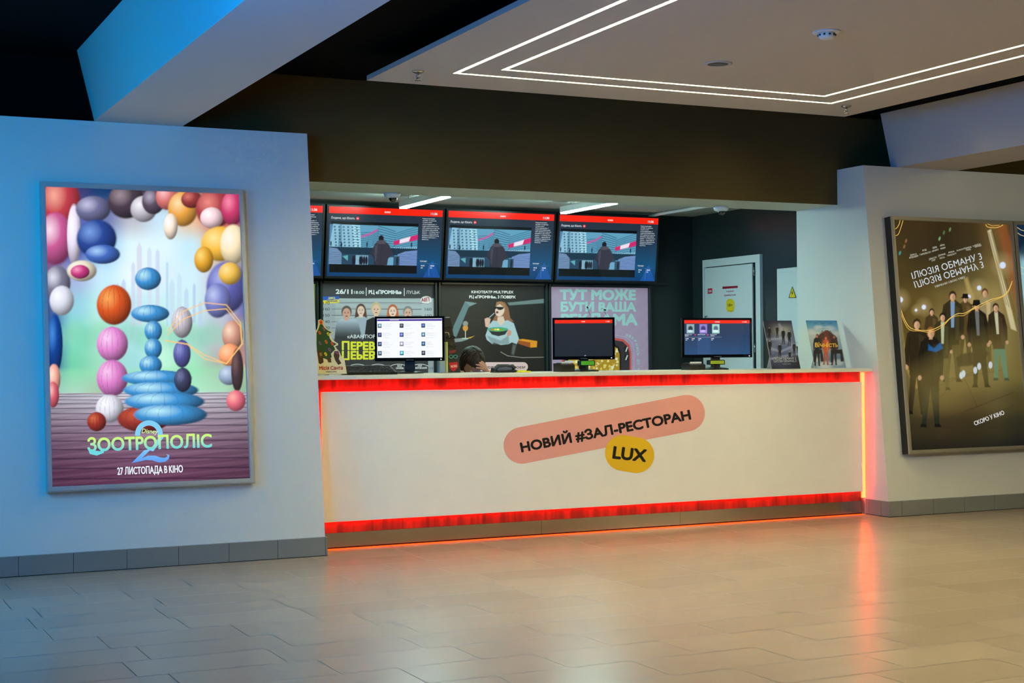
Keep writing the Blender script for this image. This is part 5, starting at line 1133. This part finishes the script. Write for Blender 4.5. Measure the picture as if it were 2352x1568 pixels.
    for s_ in (-1, 1): e = hc+Rm @ Vector((s_*0.030, -0.083, 0.012)); m.ball(tuple(e), 0.010, 12)
    m.build('eyes', mat('eye_white', (230, 228, 224), rough=0.2), t)
    hair = mat('dark_brown_hair', (52, 40, 28), rough=0.55, bump=(0.6, 90), vary=(0.35, 40))
    m = MB(); vs = []; fs = []; rr = random.Random(4); n = 40; rows = 14
    for i in range(rows+1):
        a = math.pi*0.64*i/rows
        for k in range(n):
            b = 2*math.pi*k/n; x = math.sin(a)*math.cos(b); y = math.sin(a)*math.sin(b); z = math.cos(a); th = 1.0+0.02*math.sin(b*9+i)+0.012*math.sin(b*17+i*2)
            p = Vector((x*0.090, y*0.112, z*0.128))*th
            if y < -0.35 and z < 0.45: p = Vector((x*0.074, y*0.094, z*0.108))
            vs.append(hc+Rm @ (p+Vector((0, 0.004, 0.002))))
    for i in range(rows):
        for k in range(n): fs.append((i*n+k, (i+1)*n+k, (i+1)*n+(k+1) % n, i*n+(k+1) % n))
    m.add(vs, fs, 0, True)
    for k in range(170):     # locks swept over the crown
        b = rr.uniform(0, 2*math.pi); a0 = rr.uniform(0.05, 1.0); P = []
        for q in range(5):
            a = a0+q*0.17; bb = b+0.25*q*0.4; x = math.sin(a)*math.cos(bb); y = math.sin(a)*math.sin(bb); z = math.cos(a); s2 = 1.0+0.035*math.sin(q*math.pi/4)+rr.uniform(0, .01)
            if y < -0.35 and z < 0.42: continue
            P.append(hc+Rm @ (Vector((x*0.090, y*0.112, z*0.128))*s2+Vector((0, .004, .002))))
        if len(P) > 2: m.tube(P, [0.0045]+[0.006]*(len(P)-2)+[0.0015], 5)
    top = hc+Vector((0, 0, 0.105))
    for k in range(5): m.tube([hc+Vector((rr.uniform(-.02, .02), rr.uniform(0, .03), 0.095)), top+Vector((rr.uniform(-.01, .015), 0, 0.015)), top+Vector((rr.uniform(0, .02), 0, 0.024+0.006*k/2))], [0.004, 0.003, 0.001], 5)
    m.build('hair', hair, t)
    sh = mat('dark_grey_shirt', (48, 50, 56), rough=0.85, bump=(0.2, 60)); m = MB()
    def V_(n_): return Vector(J[n_][1])
    m.tube([V_('pelvis')+Vector((0, 0, -.06)), V_('waist'), V_('chest'), V_('upchest'), V_('upchest')+Vector((0, -.06, .02))], [0.18, 0.165, 0.185, 0.15, 0.085], 20)
    for n_ in 'LR': m.tube([V_('upchest')+Vector((0, .02, 0)), V_('sh'+n_), (V_('sh'+n_)+V_('el'+n_))/2, V_('el'+n_), V_('el'+n_)*.75+V_('wr'+n_)*.25], [0.09, 0.085, 0.066, 0.060, 0.055], 14)
    m.build('shirt', sh, t)
    tr = mat('black_trousers', (24, 25, 30), rough=0.85); m = MB()
    for n_ in 'LR': m.tube([V_('pelvis'), V_('hip'+n_), V_('kn'+n_), V_('an'+n_)+Vector((0, 0, -.02))], [0.15, 0.118, 0.085, 0.06], 16)
    m.build('trousers', tr, t)
    return t
person()
# the stool that carries the person
t = thing('office_stool', 'black stool under the seated person behind the counter', 'stool', (HX, HY+0.5, 0))
MB().lathe((HX, HY+0.48, 0.36), [(0.17, 0), (0.19, 0.02), (0.19, 0.05), (0.16, 0.065)], n=28).build('seat', PLB, t)
MB().tube([(HX, HY+0.48, 0.07), (HX, HY+0.48, 0.36)], 0.025, 12).build('pole', CHROME, t)
for k in range(5):
    an = 2*math.pi*k/5+0.3; l = MB(); e = (HX+0.25*math.cos(an), HY+0.48+0.25*math.sin(an))
    l.tube([(HX, HY+0.48, 0.09), (e[0], e[1], 0.07)], 0.018, 8).build('leg', PLB, t)
    MB().lathe((e[0], e[1], 0.025), [(0.025, -0.012), (0.025, 0.012)], axis=(math.sin(an), -math.cos(an), 0), n=16).build('caster', PLB, t)
